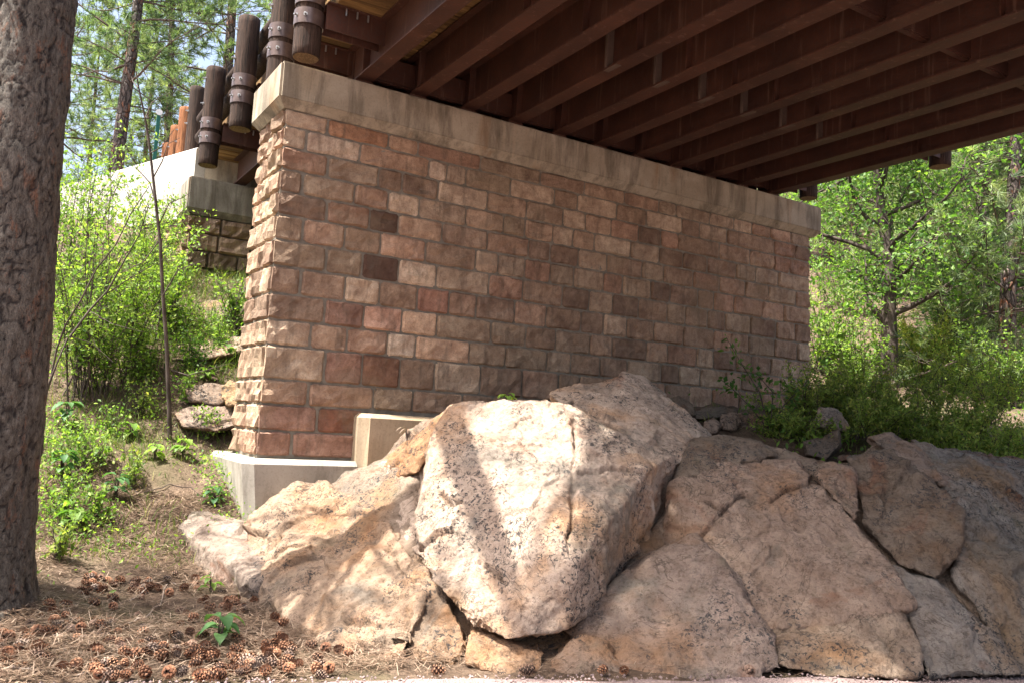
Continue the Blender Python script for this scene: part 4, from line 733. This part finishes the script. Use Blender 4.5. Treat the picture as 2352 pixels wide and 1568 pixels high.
# a dead limb drooping toward the road: it throws the slanting shadow over the big boulder
lm.tube([(0, 0, 9.7), (-0.1, -0.5, 9.35), (-0.22, -1.05, 9.05), (-0.40, -1.75, 8.65), (-0.5, -2.15, 8.42)], [0.16, 0.15, 0.14, 0.10, 0.04], 8)
def clump(T, rad_, k_):
    for _ in range(k_):
        p = np.array(T)+r.normal(size=3)*rad_*np.array([0.6, 0.6, 0.45]); d = unit(p-np.array(T)+np.array([0, 0, 0.15])+r.normal(size=3)*0.3); lm.tube([p-d*0.22, p], [0.008, 0.005], 3, cap=False); C.append(p); A.append(d)
def bough(z0, T, rad_, k_, r0=0.05):
    T = np.array(T, float); mid = np.array([T[0]*0.45, T[1]*0.45, z0*0.6+T[2]*0.4]); lm.tube([(0, 0, z0), mid+r.normal(size=3)*0.1, T*0.75+np.array([0, 0, 0.25*(mid[2]*0.4+T[2]*0.6)])+r.normal(size=3)*0.06, T], np.linspace(r0, 0.012, 4), 6, cap=False)
    clump(T, rad_, k_)
for T in ((-1.04, -1.45, 10.2), (-0.79, -1.5, 10.1), (-0.4, -1.4, 10.3), (-0.37, -1.6, 10.2), (0.19, -1.3, 10.2), (-0.24, -1.75, 10.3), (0.91, -1.15, 10.3), (0.75, -0.95, 10.2), (0.45, -1.05, 10.3), (1.15, -0.9, 10.2), (0.62, -1.5, 10.2), (0.2, -1.85, 10.1), (0.54, -1.8, 10.3), (0.9, -1.65, 10.2), (0.71, -2.1, 10.2), (1.08, -2.2, 10.3), (0.1, -2.1, 10.2), (-0.7, -1.8, 10.2), (-0.37, -2.0, 10.1)): bough(r.uniform(13.0, 15.5), (T[0]-0.1, T[1]-0.60, T[2]), 0.36, 60)
for T in ((-0.3, -0.3, 6.4), (-0.5, -0.95, 6.2), (0.25, -0.75, 6.9), (-0.9, -0.6, 6.1), (0.1, -1.35, 6.6), (-0.4, 0.7, 6.8), (-1.6, -0.8, 6.6), (-2.2, 0.2, 7.0), (-2.6, -1.0, 7.4), (-1.2, 0.8, 6.5), (-2.0, 1.3, 7.6), (-3.0, 0.5, 8.2), (-2.4, -1.7, 7.0), (-1.3, 1.9, 7.4), (-1.0, -0.6, 5.5), (-1.4, -1.2, 5.9), (-1.8, -0.2, 6.0), (-0.9, 0.3, 5.5), (-2.4, -0.5, 6.6), (-1.6, 0.8, 6.2), (-2.8, -1.3, 7.0), (-0.6, -1.1, 5.5), (-3.2, -0.6, 7.4)): bough(T[2]+r.uniform(0.3, 1.0), T, 0.42, 24, 0.035)
for i in range(26):
    z = 13.5+6*(i/25.0); a = r.uniform(-1.0, 1.8); LL = (3.0*(1-(i/30.0)**1.5)+0.3)*r.uniform(0.6, 1.1); bp = poly((0, 0, z), (math.cos(a), math.sin(a), r.uniform(-0.2, 0.3)), LL, 6, r, 0.13, 0.03); lm.tube(bp, np.linspace(0.05, 0.012, 7), 6, cap=False)
    for q_ in range(2, 7):
        for s_ in range(3): tw = poly(bp[q_], unit(bp[q_]-bp[q_-1])*0.7+r.normal(size=3)*0.7, LL*0.16+0.15, 2, r, 0.2, 0.05); lm.tube(tw, [0.012, 0.01, 0.006], 3, cap=False); C += [tw[2], tw[1]]; A += [tw[2]-tw[1], tw[1]-tw[0]]
lo = lm.build('limb', M['limb'], ft); lo['kind'] = 'stuff'; lo.location = (0, 0, 0)
na = needle_arrays(np.array(C), np.array(A), 0.2, 0.009, 16, 33); o = link('crown', np_mesh('crown', na[0], na[1], M['needle'], False, na[2])); o.parent = ft


# ------------------------------------------------------------------ pines against the sky, beyond the approach road
PV = [list(pine_parts(17, 0.19, 0.20, 2.6, 24, 101, 0.20, 0.017, 18, 1.0, tb=0.45)), list(pine_parts(15, 0.16, 0.15, 2.2, 21, 102, 0.20, 0.017, 17, 1.0, tb=0.6)), list(pine_parts(19, 0.22, 0.22, 2.8, 25, 103, 0.20, 0.017, 18, 1.0, tb=0.45))]
for k, (sx, sy, d, v, sc, rz, lab) in enumerate(((262, 430, 21, 0, 0.95, 0.3, 'slender pine with a clear trunk, nearest of those against the sky'), (385, 420, 27, 1, 1.0, 1.9, 'thin pale green pine between the two darker ones against the sky'), (505, 420, 25, 2, 0.95, 4.0, 'tall pine rising behind the dark log posts'), (640, 420, 30, 0, 1.15, 2.2, 'pine crown above the log posts near the pier corner'), (120, 430, 27, 2, 0.9, 5.1, 'pine half hidden behind the foreground trunk'), (205, 440, 33, 1, 0.75, 0.9, 'low bushy young pine left of the slender one'), (330, 440, 36, 0, 0.8, 3.4, 'small distant pine low between the trunks'))):
    p = at(sx, sy, d); p[2] = H1(p[0], p[1]); pine(p, lab, PV[v], group='pines beyond the approach road', rz=rz, sc=sc)
# ------------------------------------------------------------------ right-hand woodland
p = at(2035, 870, 17.0); p[2] = H1(p[0], p[1])
broadleaf(p, 7.0, 0.18, 'green oak with a dark crooked trunk, right of the pier end', 201, 11000, 0.10, 'oak', 2.4, lean=(-0.05, -0.02), first=0.16, tb=0.5, nl=22)
p = at(2190, 840, 22.0); p[2] = H1(p[0], p[1])
broadleaf(p, 8.5, 0.16, 'second oak standing farther back, between the crooked oak and the pale pine', 205, 9000, 0.12, 'oak', 2.9, first=0.12, tb=0.45, nl=22)
RP = list(pine_parts(10, 0.17, 0.08, 2.8, 26, 202, 0.17, 0.012, 24, 1.3, tb=0.45)); p = at(2310, 900, 17.0); p[2] = H1(p[0], p[1]); pine(p, 'pale long-needled pine leaning in at the right edge', RP, 'needle2', sc=1.1, rz=0.4)
LP_ = [list(pine_parts(12, 0.17, 0.10, 2.5, 26, 203, 0.20, 0.018, 14, tb=0.75)), list(pine_parts(14, 0.20, 0.16, 2.7, 26, 204, 0.20, 0.018, 14, tb=0.8))]
r = np.random.default_rng(5); cnt = 0
for sx, d in ((1900, 31), (1960, 27), (2030, 33), (2100, 30), (2150, 29), (2200, 26), (2265, 19), (2300, 32), (2360, 23), (2440, 28), (1850, 30), (1800, 34), (2250, 38), (2000, 36), (2400, 40), (1930, 42), (2120, 44), (2330, 48), (1870, 38), (2500, 33), (1750, 36), (2060, 50), (2200, 55), (1950, 56)):
    p = at(sx, 800, d); p[2] = H1(p[0], p[1]); pine(p, 'pine in the sunlit woodland beyond the right end of the pier', LP_[cnt % 2], group='pines in the woodland at the right', rz=r.uniform(0, 6), sc=r.uniform(0.75, 1.15)); cnt += 1
for k, (sx, sy, d, h, sp, n_, mt, tb, lab) in enumerate(((1905, 800, 17.5, 1.7, 0.5, 1800, 'shrub', 0.5, 'bright green bush touching the right corner of the pier'), (1990, 880, 16.5, 1.5, 0.8, 2600, 'shrub', 0.5, 'low yellow-green bush under the oak'), (2120, 860, 18, 1.4, 0.8, 2800, 'fern', 0.75, 'olive bush right of the oak trunk'), (2210, 880, 17, 1.5, 0.9, 2600, 'shrub', 0.6, 'yellow-green bush in the sunlit gap at the right'), (2320, 900, 15.5, 1.5, 0.8, 2800, 'shrub', 0.5, 'bright bush at the right edge above the granite slope'), (2180, 820, 19, 2.6, 0.7, 3000, 'oak', 0.6, 'tall green thicket below the pale pine'), (1940, 780, 24, 2.4, 0.6, 2200, 'oak', 0.7, 'leafy thicket behind the oak trunk'), (2060, 800, 26, 2.6, 0.7, 2200, 'shrub', 0.5, 'sunlit thicket deep behind the oak'), (2300, 800, 24, 3.0, 0.7, 2600, 'shrub', 0.55, 'sunlit thicket deep behind the pale pine'))):
    p = at(sx, sy, d); p[2] = H1(p[0], p[1]); shrub(p, h, sp, 16, n_, 0.10 if d > 17 else 0.07, mt, lab, 300+k, group='bushes at the right', tb=tb, stemr=0.012)
for k, (sx, sy, h, sp, n_, lab) in enumerate(((1840, 950, 0.75, 1.0, 2600, 'dark green ferny shrub at the foot of the wall'), (1950, 930, 0.85, 1.0, 3000, 'ferny shrub behind the pale jagged stone'), (2040, 960, 0.7, 1.2, 3000, 'shaded ferny shrub above the pinkish rock'), (2130, 980, 0.7, 1.2, 3000, 'shaded ferny shrub above the grey granite slope'), (2230, 1010, 0.65, 1.2, 2800, 'drooping shaded shrub near the right edge of the rocks'), (2330, 1040, 0.6, 1.2, 2600, 'low shaded shrub at the far right above the granite'), (2150, 920, 0.9, 1.0, 2600, 'olive shrub in half shade behind the ferny ones'), (2270, 950, 0.9, 1.0, 2600, 'half lit shrub at the right behind the ferny ones'), (1800, 985, 0.45, 1.3, 2400, 'low ferny growth right of the round stones'), (1875, 1000, 0.4, 1.4, 2200, 'low ferny growth between the split stone and the wall'), (1985, 985, 0.6, 1.4, 3000, 'ferny shrub spilling over the pinkish rock'), (2070, 990, 0.6, 1.4, 3000, 'ferny shrub spilling onto the dark boulder top'), (2170, 1030, 0.55, 1.4, 3000, 'ferny shrub hanging over the upper edge of the granite slope'), (2260, 1060, 0.5, 1.4, 2800, 'ferny shrub low on the granite slope near the edge'), (2352, 1085, 0.5, 1.4, 2600, 'ferny growth at the right picture edge on the granite'), (1920, 940, 0.6, 1.2, 2600, 'ferny clump just behind the pale jagged stone'))):
    p = at(sx, sy, 9.3+(1060-sy)*0.012); p[2] = max(p[2]-0.1, H1(p[0], p[1])); shrub(p, h, sp, 18, n_, 0.05, 'fern', lab, 330+k, group='ferny shrubs on the bank', tb=0.42, aspect=0.38, stemr=0.006, bare=0.1)
# leafy sprig in front of the wall
p = hit(1760, 985, 8.0); sg = empty('sprig', tuple(p), 'leafy dark sprig reaching up in front of the pier wall', 'sprig'); mb = MB(); tips = []; r = np.random.default_rng(61)
for pts in ([(1765, 985), (1745, 900), (1700, 830), (1668, 775)], [(1770, 985), (1775, 900), (1740, 860), (1690, 850)], [(1775, 985), (1800, 930), (1850, 880), (1900, 810)], [(1765, 985), (1720, 930), (1680, 890), (1655, 870)], [(1790, 985), (1830, 930), (1800, 870)]):
    q = [at(a, b, 10.2+0.05*i) for i, (a, b) in enumerate(pts)]; mb.tube(q, np.linspace(0.010, 0.003, len(q)), 5, cap=False)
    for a, b in zip(q[:-1], q[1:]):
        for t in np.linspace(0, 1, 16): tips.append(a+(b-a)*t+r.normal(size=3)*0.05)
mb.build('stem', M['twig'], sg); foliage_obj('foliage', [leaf_arrays(np.array(tips), 0.085, 62, 0.6, 0.4, 0.25, 0.2)], M['oak'], sg)

# ------------------------------------------------------------------ left bank: shrubs, sapling, bare stems
for k, (sx, sy, d, h, sp, n_, ls, tb, lab) in enumerate(((185, 900, 10.5, 3.1, 0.22, 3300, 0.062, 0.65, 'tall bright green shrub just right of the foreground trunk'), (285, 860, 11.5, 2.5, 0.40, 4300, 0.062, 0.7, 'dense sunlit yellow-green shrub below the wing wall'), (225, 930, 10.8, 1.7, 0.4, 2400, 0.06, 0.6, 'green shrub low beside the foreground trunk'), (375, 790, 12.6, 1.3, 0.4, 1900, 0.06, 0.55, 'bright shrub at the corner of the far abutment'), (150, 700, 13.5, 2.6, 0.5, 3000, 0.065, 0.5, 'leafy shrub behind the tall one, near the trunk'), (330, 700, 14.2, 1.7, 0.5, 2600, 0.06, 0.62, 'sunlit shrub against the base of the wing wall'), (545, 690, 13.2, 0.9, 0.5, 700, 0.07, 0.5, 'small leafy plant in front of the far abutment'))):
    p = at(sx, sy, d); p[2] = H1(p[0], p[1]); shrub(p, h, sp, 16, n_, ls, 'shrub', lab, 400+k, group='bright shrubs on the left bank', tb=tb)
for k, (sx, sy, h, n_, mt, tb, lab) in enumerate(((150, 1190, 0.5, 220, 'shrub', 0.5, 'leafy green stalks close to the trunk, above the shaded litter'), (190, 1080, 0.55, 260, 'shrub', 0.55, 'taller leafy stalks right of the trunk'), (250, 1010, 0.5, 240, 'shrub', 0.5, 'leafy stalks in the middle of the bank'), (320, 960, 0.5, 240, 'fern', 0.4, 'dull green stalks left of the sapling'), (430, 930, 0.5, 320, 'shrub', 0.45, 'leafy clump by the half buried stones'), (470, 1010, 0.4, 300, 'shrub', 0.5, 'leafy clump between sapling and footing'), (130, 1280, 0.4, 240, 'fern', 0.4, 'low leafy clump at the trunk foot'), (300, 1120, 0.45, 300, 'fern', 0.35, 'dull leafy clump in the shade below the bank'), (440, 850, 0.55, 380, 'oak', 0.4, 'dark leafy clump above the brown stone beside the pier'), (500, 810, 0.5, 340, 'shrub', 0.45, 'leafy clump on the ledge beside the pier'), (220, 1200, 0.4, 260, 'shrub', 0.45, 'small leafy clump right of the trunk foot'), (340, 880, 0.7, 460, 'shrub', 0.5, 'leafy stalks under the dense sunlit shrub'))):
    p = hit(sx, sy, 5.0); shrub(p, h, 0.45, 9, n_, 0.055, mt, lab, 440+k, group='leafy stalks on the left bank', tb=tb, stemr=0.005, bare=0.15, name='leafy_stalks', cat='plant')
sp_ = hit(390, 1010, 6.0); dS = float((sp_-CAM)@fw)
sap = empty('sapling', tuple(sp_), 'thin dark bare sapling leaning left in front of the bank', 'sapling'); mb = MB()
pts = [(390, 1018), (388, 930), (383, 800), (374, 680), (368, 560), (356, 450), (345, 350), (333, 270), (320, 210), (312, 165)]; q = [at(a, b, dS) for a, b in pts]; mb.tube(q, np.linspace(0.030, 0.008, len(q)), 7); mb.build('trunk', M['twig'], sap); tw = MB(); r = np.random.default_rng(71)
for pl in ([(358, 470), (345, 420), (318, 395), (300, 370)], [(352, 410), (375, 370), (385, 330), (410, 320)], [(362, 520), (390, 470), (420, 455), (440, 440)], [(345, 350), (370, 340), (400, 300)], [(333, 270), (350, 235), (385, 215)], [(366, 555), (330, 600), (250, 640)], [(374, 680), (410, 620), (470, 600)], [(318, 200), (306, 190), (300, 175)], [(385, 850), (430, 860), (470, 850), (540, 830)]):
    qq = [at(a+r.normal()*2, b+r.normal()*2, dS+r.normal()*0.15) for a, b in pl]; tw.tube(qq, np.linspace(0.009, 0.003, len(qq)), 5, cap=False); tw.build('twig', M['twig'], sap); tw = MB()
bs = empty('bare_shrub', tuple(hit(98, 935, 6.0)), 'forked bare dark stems rising right of the foreground trunk', 'bare shrub'); mb = MB(); dB = 8.6
for pl, ra in (([(92, 960), (105, 900), (130, 830), (158, 775)], 0.017), ([(120, 860), (128, 800), (150, 745), (185, 690), (225, 615), (262, 560), (300, 490), (345, 430)], 0.012), ([(158, 775), (205, 715), (250, 670), (290, 600), (320, 540), (345, 470)], 0.012), ([(250, 670), (300, 640), (350, 610), (395, 585)], 0.007), ([(205, 715), (260, 745), (330, 760)], 0.006), ([(158, 775), (215, 790), (260, 830)], 0.005)):
    qq = [at(a+r.normal()*2, b+r.normal()*2, dB+r.normal()*0.1) for a, b in pl]; mb.tube(qq, np.linspace(ra, ra*0.35, len(qq)), 6, cap=False)
mb.build('stem', M['twig'], bs)

# herbs one can tell apart
def herb(p, n_, size, mat, label, seed, tb=0.5, aspect=0.62, h=0.18, name='herb', group=None):
    """leafy plant: a few stems each carrying broad arched leaves"""
    r = np.random.default_rng(seed); root = empty(name, tuple(p), label, 'plant', group); mb = MB(); V = []; F = []; T_ = []
    for i in range(n_):
        a = i*2.4+r.uniform(-0.3, 0.3); hh = h*r.uniform(0.3, 1.0); d = np.array([math.cos(a), math.sin(a), 0]); s_ = np.array([-d[1], d[0], 0]); b0 = np.array([0, 0, hh])+d*0.02; mb.tube([(0, 0, -0.03), b0], 0.004, 4, cap=False); L_ = size*r.uniform(0.7, 1.2); wv = L_*aspect*0.5; rise = r.uniform(0.1, 0.6); row = []
        for t, ww in ((0, 0.12), (0.25, 0.8), (0.55, 1.0), (0.8, 0.6), (1.0, 0.02)):
            c = b0+d*L_*t*0.9+np.array([0, 0, L_*(rise*t-0.75*t*t)]); n0 = len(V); V += [c+s_*wv*ww+np.array([0, 0, wv*ww*0.35]), c, c-s_*wv*ww+np.array([0, 0, wv*ww*0.35])]; row.append(n0)
        tt = np.clip(tb+0.2*r.normal(), 0, 1); T_ += [tt]*15
        for u, v in zip(row[:-1], row[1:]): F += [(u, u+1, v+1, v), (u+1, u+2, v+2, v+1)]
    o = mb.build('stem', M['fern'] if False else M['twig'], root); o.location = (0, 0, 0)
    o = link('foliage', np_mesh('foliage', np.array(V), np.array(F), M[mat], True, np.array(T_))); o.parent = root; return root
HB = ((505, 1478, 9, 0.16, 'herb', 0.5, 0.20, 'broad-leaved green weed among the pine cones'), (490, 1165, 16, 0.13, 'herb', 0.25, 0.24, 'dark green leafy plant against the concrete footing'), (485, 1360, 8, 0.10, 'shrub', 0.5, 0.14, 'pale green seedling behind the broad-leaved weed'), (165, 1215, 12, 0.16, 'shrub', 0.4, 0.25, 'light green leafy plant right of the trunk base'), (265, 1150, 14, 0.14, 'herb', 0.4, 0.3, 'bluish green plant in the shade of the trunk'), (420, 1050, 14, 0.14, 'shrub', 0.5, 0.22, 'green plant at the foot of the sapling'), (355, 1060, 12, 0.12, 'shrub', 0.55, 0.2, 'green clump just left of the sapling foot'), (150, 990, 16, 0.17, 'herb', 0.55, 0.35, 'large pale-leaved plant beside the trunk'), (140, 1100, 14, 0.15, 'herb', 0.5, 0.3, 'leafy plant close to the right side of the trunk'), (470, 880, 12, 0.13, 'shrub', 0.45, 0.25, 'green plant on the bank left of the pier edge'), (520, 830, 12, 0.13, 'oak', 0.5, 0.25, 'dark plant beside the pier on the bank'), (300, 1010, 12, 0.13, 'shrub', 0.5, 0.22, 'green plant in the middle of the left bank'), (230, 1070, 12, 0.13, 'shrub', 0.5, 0.22, 'bright plant between the trunk and the bank'))
for k, (sx, sy, n_, size, mt, tb, hh, lab) in enumerate(HB): herb(hit(sx, sy, 4.0), n_, size, mt, lab, 500+k, tb, h=hh, group='leafy plants on the left bank')
bt = at(1165, 922, 8.0); herb(bt, 9, 0.09, 'shrub', 'small bright green sprout on top of the sunlit boulder', 540, 0.6, h=0.08)
bt = at(935, 1005, 8.55); herb(bt, 14, 0.13, 'litter', 'dry straw tuft on the rock beside the upper footing step', 541, 0.7, 0.08, 0.10, 'grass_tuft')

# ------------------------------------------------------------------ ground cover
def scatter_world(n_, x0, x1, y0, y1, seed, dens=None):
    r = np.random.default_rng(seed); X = r.uniform(x0, x1, n_); Y = r.uniform(y0, y1, n_); k = (Y > road_edge(X)+0.05)
    if dens is not None: k &= r.uniform(0, 1, n_) < dens(X, Y)
    X, Y = X[k], Y[k]; return np.stack([X, Y, H(X, Y)], 1)
def blades(P, h, w, seed, lean=0.5, tb=0.4, sp=0.3):
    r = np.random.default_rng(seed); n_ = len(P); d = unit(np.stack([r.normal(size=n_)*lean, r.normal(size=n_)*lean, np.ones(n_)], 1)); L_ = h*r.uniform(0.4, 1.2, (n_, 1)); a = r.uniform(0, 2*math.pi, n_); s_ = np.stack([np.cos(a), np.sin(a), a*0], 1)*w/2
    mid = P+d*L_*0.55; tip = P+d*L_+np.stack([d[:, 0], d[:, 1], d[:, 2]*0], 1)*L_*0.5-np.array([0, 0, 0.1])*L_
    V = np.stack([P-s_, P+s_, mid+s_*0.7, mid-s_*0.7, tip], 1).reshape(-1, 3); b = np.arange(n_)[:, None]*5; F = np.concatenate([b+np.array([[0, 1, 2, 3]]), b+np.array([[3, 2, 4, 4]])]); t = np.clip(tb+sp*r.normal(size=n_), 0, 1); return V, F, np.repeat(t, 5)
def stuff(name, arr, mat, label, cat):
    V = np.concatenate([a[0] for a in arr]); t = np.concatenate([a[2] for a in arr]); o_ = 0; Fs = []
    for a in arr: Fs.append(a[1]+o_); o_ += len(a[0])
    Fq = np.concatenate(Fs); tri = Fq[:, 2] == Fq[:, 3]; me = bpy.data.meshes.new(name)
    F3 = np.concatenate([Fq[~tri][:, [0, 1, 2]], Fq[~tri][:, [0, 2, 3]], Fq[tri][:, :3]]); o = link(name, np_mesh(name, V, F3, mat, False, t)); tag(o, label, cat, kind='stuff'); return o
def nz2(X, Y, f, s): return noise(np.stack([X*f, Y*f, X*0], 1), s)
gd = lambda X, Y: np.clip(0.35+0.9*nz2(X, Y, 0.9, 5), 0, 1)*np.clip((Y-8.0)/2.5, 0.03, 1)
Pg = np.concatenate([scatter_world(60000, -4, 3.5, 7, 17, 601, gd), scatter_world(30000, -14, -4, 8, 24, 605, gd)]); Pg2 = scatter_world(14000, 6, 24, 5.5, 22, 602, lambda X, Y: np.clip(0.3+nz2(X, Y, 0.5, 8), 0, 1)*((Y < 9.2) | (X > 12.2))*(X > 7.5))
Pg4 = scatter_world(9000, 7.5, 18, 0.5, 7, 606, lambda X, Y: np.clip(0.4+nz2(X, Y, 0.6, 9), 0, 1)*(Y > road_edge(X)+1.2)*(X > 8.6)); Pg3 = scatter_world(5000, 1.4, 4.6, 12.2, 15.4, 604)
stuff('grass', [blades(Pg, 0.17, 0.010, 611, tb=0.45), blades(Pg2, 0.22, 0.014, 612, tb=0.45), blades(Pg3, 0.26, 0.012, 613, tb=0.3), blades(Pg4, 0.2, 0.013, 614, tb=0.5)], M['grass'], 'green and straw coloured grass on the banks', 'grass')
Pc = scatter_world(90000, -3, 3.0, 7.6, 15, 621, lambda X, Y: np.clip(0.12+1.3*nz2(X, Y, 1.3, 15)+0.5*nz2(X, Y, 4.0, 16), 0, 1)*np.clip((Y-8.3)/1.8, 0.03, 1)); r = np.random.default_rng(622); Pc = Pc+np.stack([r.normal(size=len(Pc))*0.05, r.normal(size=len(Pc))*0.05, r.uniform(0.02, 0.28, len(Pc))], 1)
Pc2 = scatter_world(22000, 7.5, 22, 4, 20, 623, lambda X, Y: np.clip(0.25+1.0*nz2(X, Y, 0.8, 25), 0, 1)*((Y < 9.1) | (X > 12.2))*(Y > road_edge(X)+3.0)); Pc2 = Pc2+np.stack([r.normal(size=len(Pc2))*0.05, r.normal(size=len(Pc2))*0.05, r.uniform(0.02, 0.35, len(Pc2))], 1)
stuff('ground_cover', [leaf_arrays(Pc, 0.045, 631, 0.5, 0.6, 0.45, 0.32), leaf_arrays(Pc2, 0.075, 632, 0.5, 0.6, 0.4, 0.3)], M['shrub'], 'small leafy ground cover on the banks', 'ground cover')
def litter(P, seed, L_=0.14, w=0.0042, tb=0.5):
    r = np.random.default_rng(seed); n_ = len(P); a = r.uniform(0, 2*math.pi, n_); d = np.stack([np.cos(a), np.sin(a), r.normal(size=n_)*0.16], 1); s_ = np.stack([-np.sin(a), np.cos(a), a*0], 1)*w/2; LL = L_*r.uniform(0.4, 1.1, (n_, 1)); Q_ = P+np.stack([a*0, a*0, r.uniform(0.004, 0.055, n_)], 1)
    V = np.stack([Q_-s_, Q_+s_, Q_+d*LL+s_, Q_+d*LL-s_], 1).reshape(-1, 3); t = np.clip(tb+0.36*r.normal(size=n_), 0, 1); return V, np.arange(4*n_).reshape(-1, 4), np.repeat(t, 4)
Pl = scatter_world(95000, -2.2, 3.0, 5.2, 10, 641, lambda X, Y: np.clip(0.65+0.7*nz2(X, Y, 1.1, 35), 0.15, 1)); Pl2 = scatter_world(40000, -3, 3, 9.5, 15, 642, lambda X, Y: np.clip(0.4+0.8*nz2(X, Y, 1.0, 36), 0, 1)); Pl3 = scatter_world(4000, 2.5, 8, 3.4, 5.6, 643)
stuff('needle_litter', [litter(Pl, 651), litter(Pl2, 652), litter(Pl3, 653)], M['litter'], 'fallen dry pine needles covering the bank', 'pine needles')
# gravel along the road edge
r = np.random.default_rng(661); n_ = 5200; X = r.uniform(-1.5, 9, n_); Y = road_edge(X)+0.03-np.abs(r.normal(size=n_))*0.55; s_ = r.uniform(0.004, 0.013, (n_, 1, 1)); oc = np.array([(1, 0, 0), (0, 1, 0), (-1, 0, 0), (0, -1, 0), (0, 0, 0.8), (0, 0, -0.8)], float)[None]*s_*r.uniform(0.7, 1.3, (n_, 6, 3)); V = (np.stack([X, Y, np.full(n_, 0.008)], 1)[:, None]+oc).reshape(-1, 3); b = np.arange(n_)[:, None]*6
F = np.concatenate([b+np.array([[i, (i+1) % 4, 4]]) for i in range(4)]+[b+np.array([[(i+1) % 4, i, 5]]) for i in range(4)]); o = link('gravel', np_mesh('gravel', V, F, M['road'])); tag(o, 'loose pinkish gravel along the road edge', 'gravel', kind='stuff')

# pine cones
def cone_mesh(seed, L_=0.085, R_=0.036):
    r = np.random.default_rng(seed); V = []; F = []; T_ = []
    def ring(x, rad, k=7): return [(x, math.cos(2*math.pi*i/k)*rad, math.sin(2*math.pi*i/k)*rad) for i in range(k)]
    for x, rad in ((-0.5*L_, 0.2*R_), (-0.25*L_, 0.72*R_), (0.1*L_, 0.6*R_), (0.5*L_, 0.1*R_)): V += ring(x, rad); T_ += [0.0]*7
    for a in range(3):
        for i in range(7): F.append((a*7+i, a*7+(i+1) % 7, a*7+7+(i+1) % 7, a*7+7+i))
    for i in range(44):
        t = i/43.0; x = (-0.48+0.95*t)*L_; prof = R_*math.sin(math.pi*(0.12+0.80*t**0.8))**0.7; a = i*2.39996; c, s = math.cos(a), math.sin(a); er = np.array([0, c, s]); et = np.array([0, -s, c]); ex = np.array([1.0, 0, 0]); w = 0.011*(1-0.35*t); b0 = ex*x+er*prof*0.35; m0 = ex*(x+0.004)+er*prof*0.98; n0 = len(V)
        V += [b0-et*w*0.4, b0+et*w*0.4, m0+et*w-ex*0.0015, m0-et*w-ex*0.0015, m0+er*0.004+ex*0.007]; tt = np.clip(r.normal(0.55, 0.12), 0, 1); T_ += [0.25, 0.25, tt+0.15, tt+0.15, 0.95]; F += [(n0, n0+1, n0+2, n0+3), (n0+3, n0+2, n0+4, n0+4)]
    V = np.array(V); F = np.array(F); q_ = F[F[:, 2] != F[:, 3]]; tr_ = F[F[:, 2] == F[:, 3]][:, :3]; F3 = np.concatenate([q_[:, [0, 1, 2]], q_[:, [0, 2, 3]], tr_]); return np_mesh('pine_cone', V, F3, M['cone'], False, np.clip(np.array(T_), 0, 1))
CM = [cone_mesh(s) for s in (1, 2, 3)]; r = np.random.default_rng(700); cl = [(60, 1490, 40), (160, 1530, 50), (150, 1440, 30), (250, 1430, 45), (330, 1350, 22), (440, 1350, 30), (420, 1500, 45), (540, 1385, 22), (590, 1520, 45), (300, 1555, 50), (470, 1545, 45), (560, 1545, 35), (690, 1530, 45), (230, 1350, 25), (20, 1500, 30)]; k = 0; tries = 0
while k < 285 and tries < 1800:
    tries += 1; u = r.uniform()
    if u < 0.68: c = cl[r.integers(len(cl))]; sx, sy = c[0]+r.normal()*c[2]*1.1, c[1]+r.normal()*c[2]*0.55
    elif u < 0.965: sx, sy = r.uniform(0, 800), r.uniform(1310, 1566)
    else: sx, sy = r.uniform(700, 2340), r.uniform(1554, 1568)
    if sy > 1575 or sx < -20 or (sx > 560 and sy < 1330+(sx-560)*0.75 and sy < 1530): continue
    p = hit(sx, sy, 3.5, 9.0)
    if p is None: continue
    o = bpy.data.objects.new('pine_cone', CM[r.integers(3)]); COL.objects.link(o); sc = r.uniform(0.65, 1.1); z = max(p[2], 0.0)+0.026*sc+r.uniform(-0.006, 0.012); o.location = (p[0], p[1], z); o.rotation_euler = (r.uniform(0, 6), r.uniform(-0.5, 0.5), r.uniform(0, 6)); o.scale = (sc, sc, sc); tag(o, 'brown pine cone lying on the needle litter by the road', 'pine cone', 'pine cones on the ground'); k += 1
# fallen twigs
for i, (pl, ra, lab) in enumerate((([(232, 1242), (290, 1246), (350, 1257), (405, 1259)], 0.006, 'thin white twig lying in the shade right of the trunk'), ([(78, 1452), (110, 1462), (150, 1470), (195, 1468), (240, 1462)], 0.011, 'thick bleached stick among the pine cones at the left'), ([(290, 1440), (330, 1425), (365, 1395), (382, 1345)], 0.008, 'curved bleached twig in the middle of the pine cones'), ([(300, 1385), (350, 1345), (385, 1340), (405, 1350)], 0.006, 'thin arched twig above the curved one'), ([(0, 1548), (40, 1545), (75, 1552)], 0.012, 'grey stick at the bottom left corner'), ([(175, 1560), (230, 1545), (290, 1535)], 0.006, 'thin twig beside the road at the lower left'), ([(290, 1120), (340, 1150), (400, 1180), (440, 1195)], 0.006, 'dark twig on the bank left of the footing'), ([(330, 1135), (390, 1118), (440, 1125), (470, 1150)], 0.007, 'bent dark twig above the footing plant'))):
    pts = []
    for a, b in pl: h_ = hit(a, b, 3.5, 14); h_[2] += 0.025; pts.append(h_)
    fine = [pts[0]]
    for a, b in zip(pts[:-1], pts[1:]):
        for t in (0.33, 0.66, 1.0): fine.append(a+(b-a)*t+np.random.default_rng(i*7+int(t*10)).normal(size=3)*0.006)
    o = MB().tube(fine, np.linspace(ra, ra*0.5, len(fine)), 6).build('fallen_twig', M['pale_twig' if i < 6 else 'twig']); tag(o, lab, 'twig')
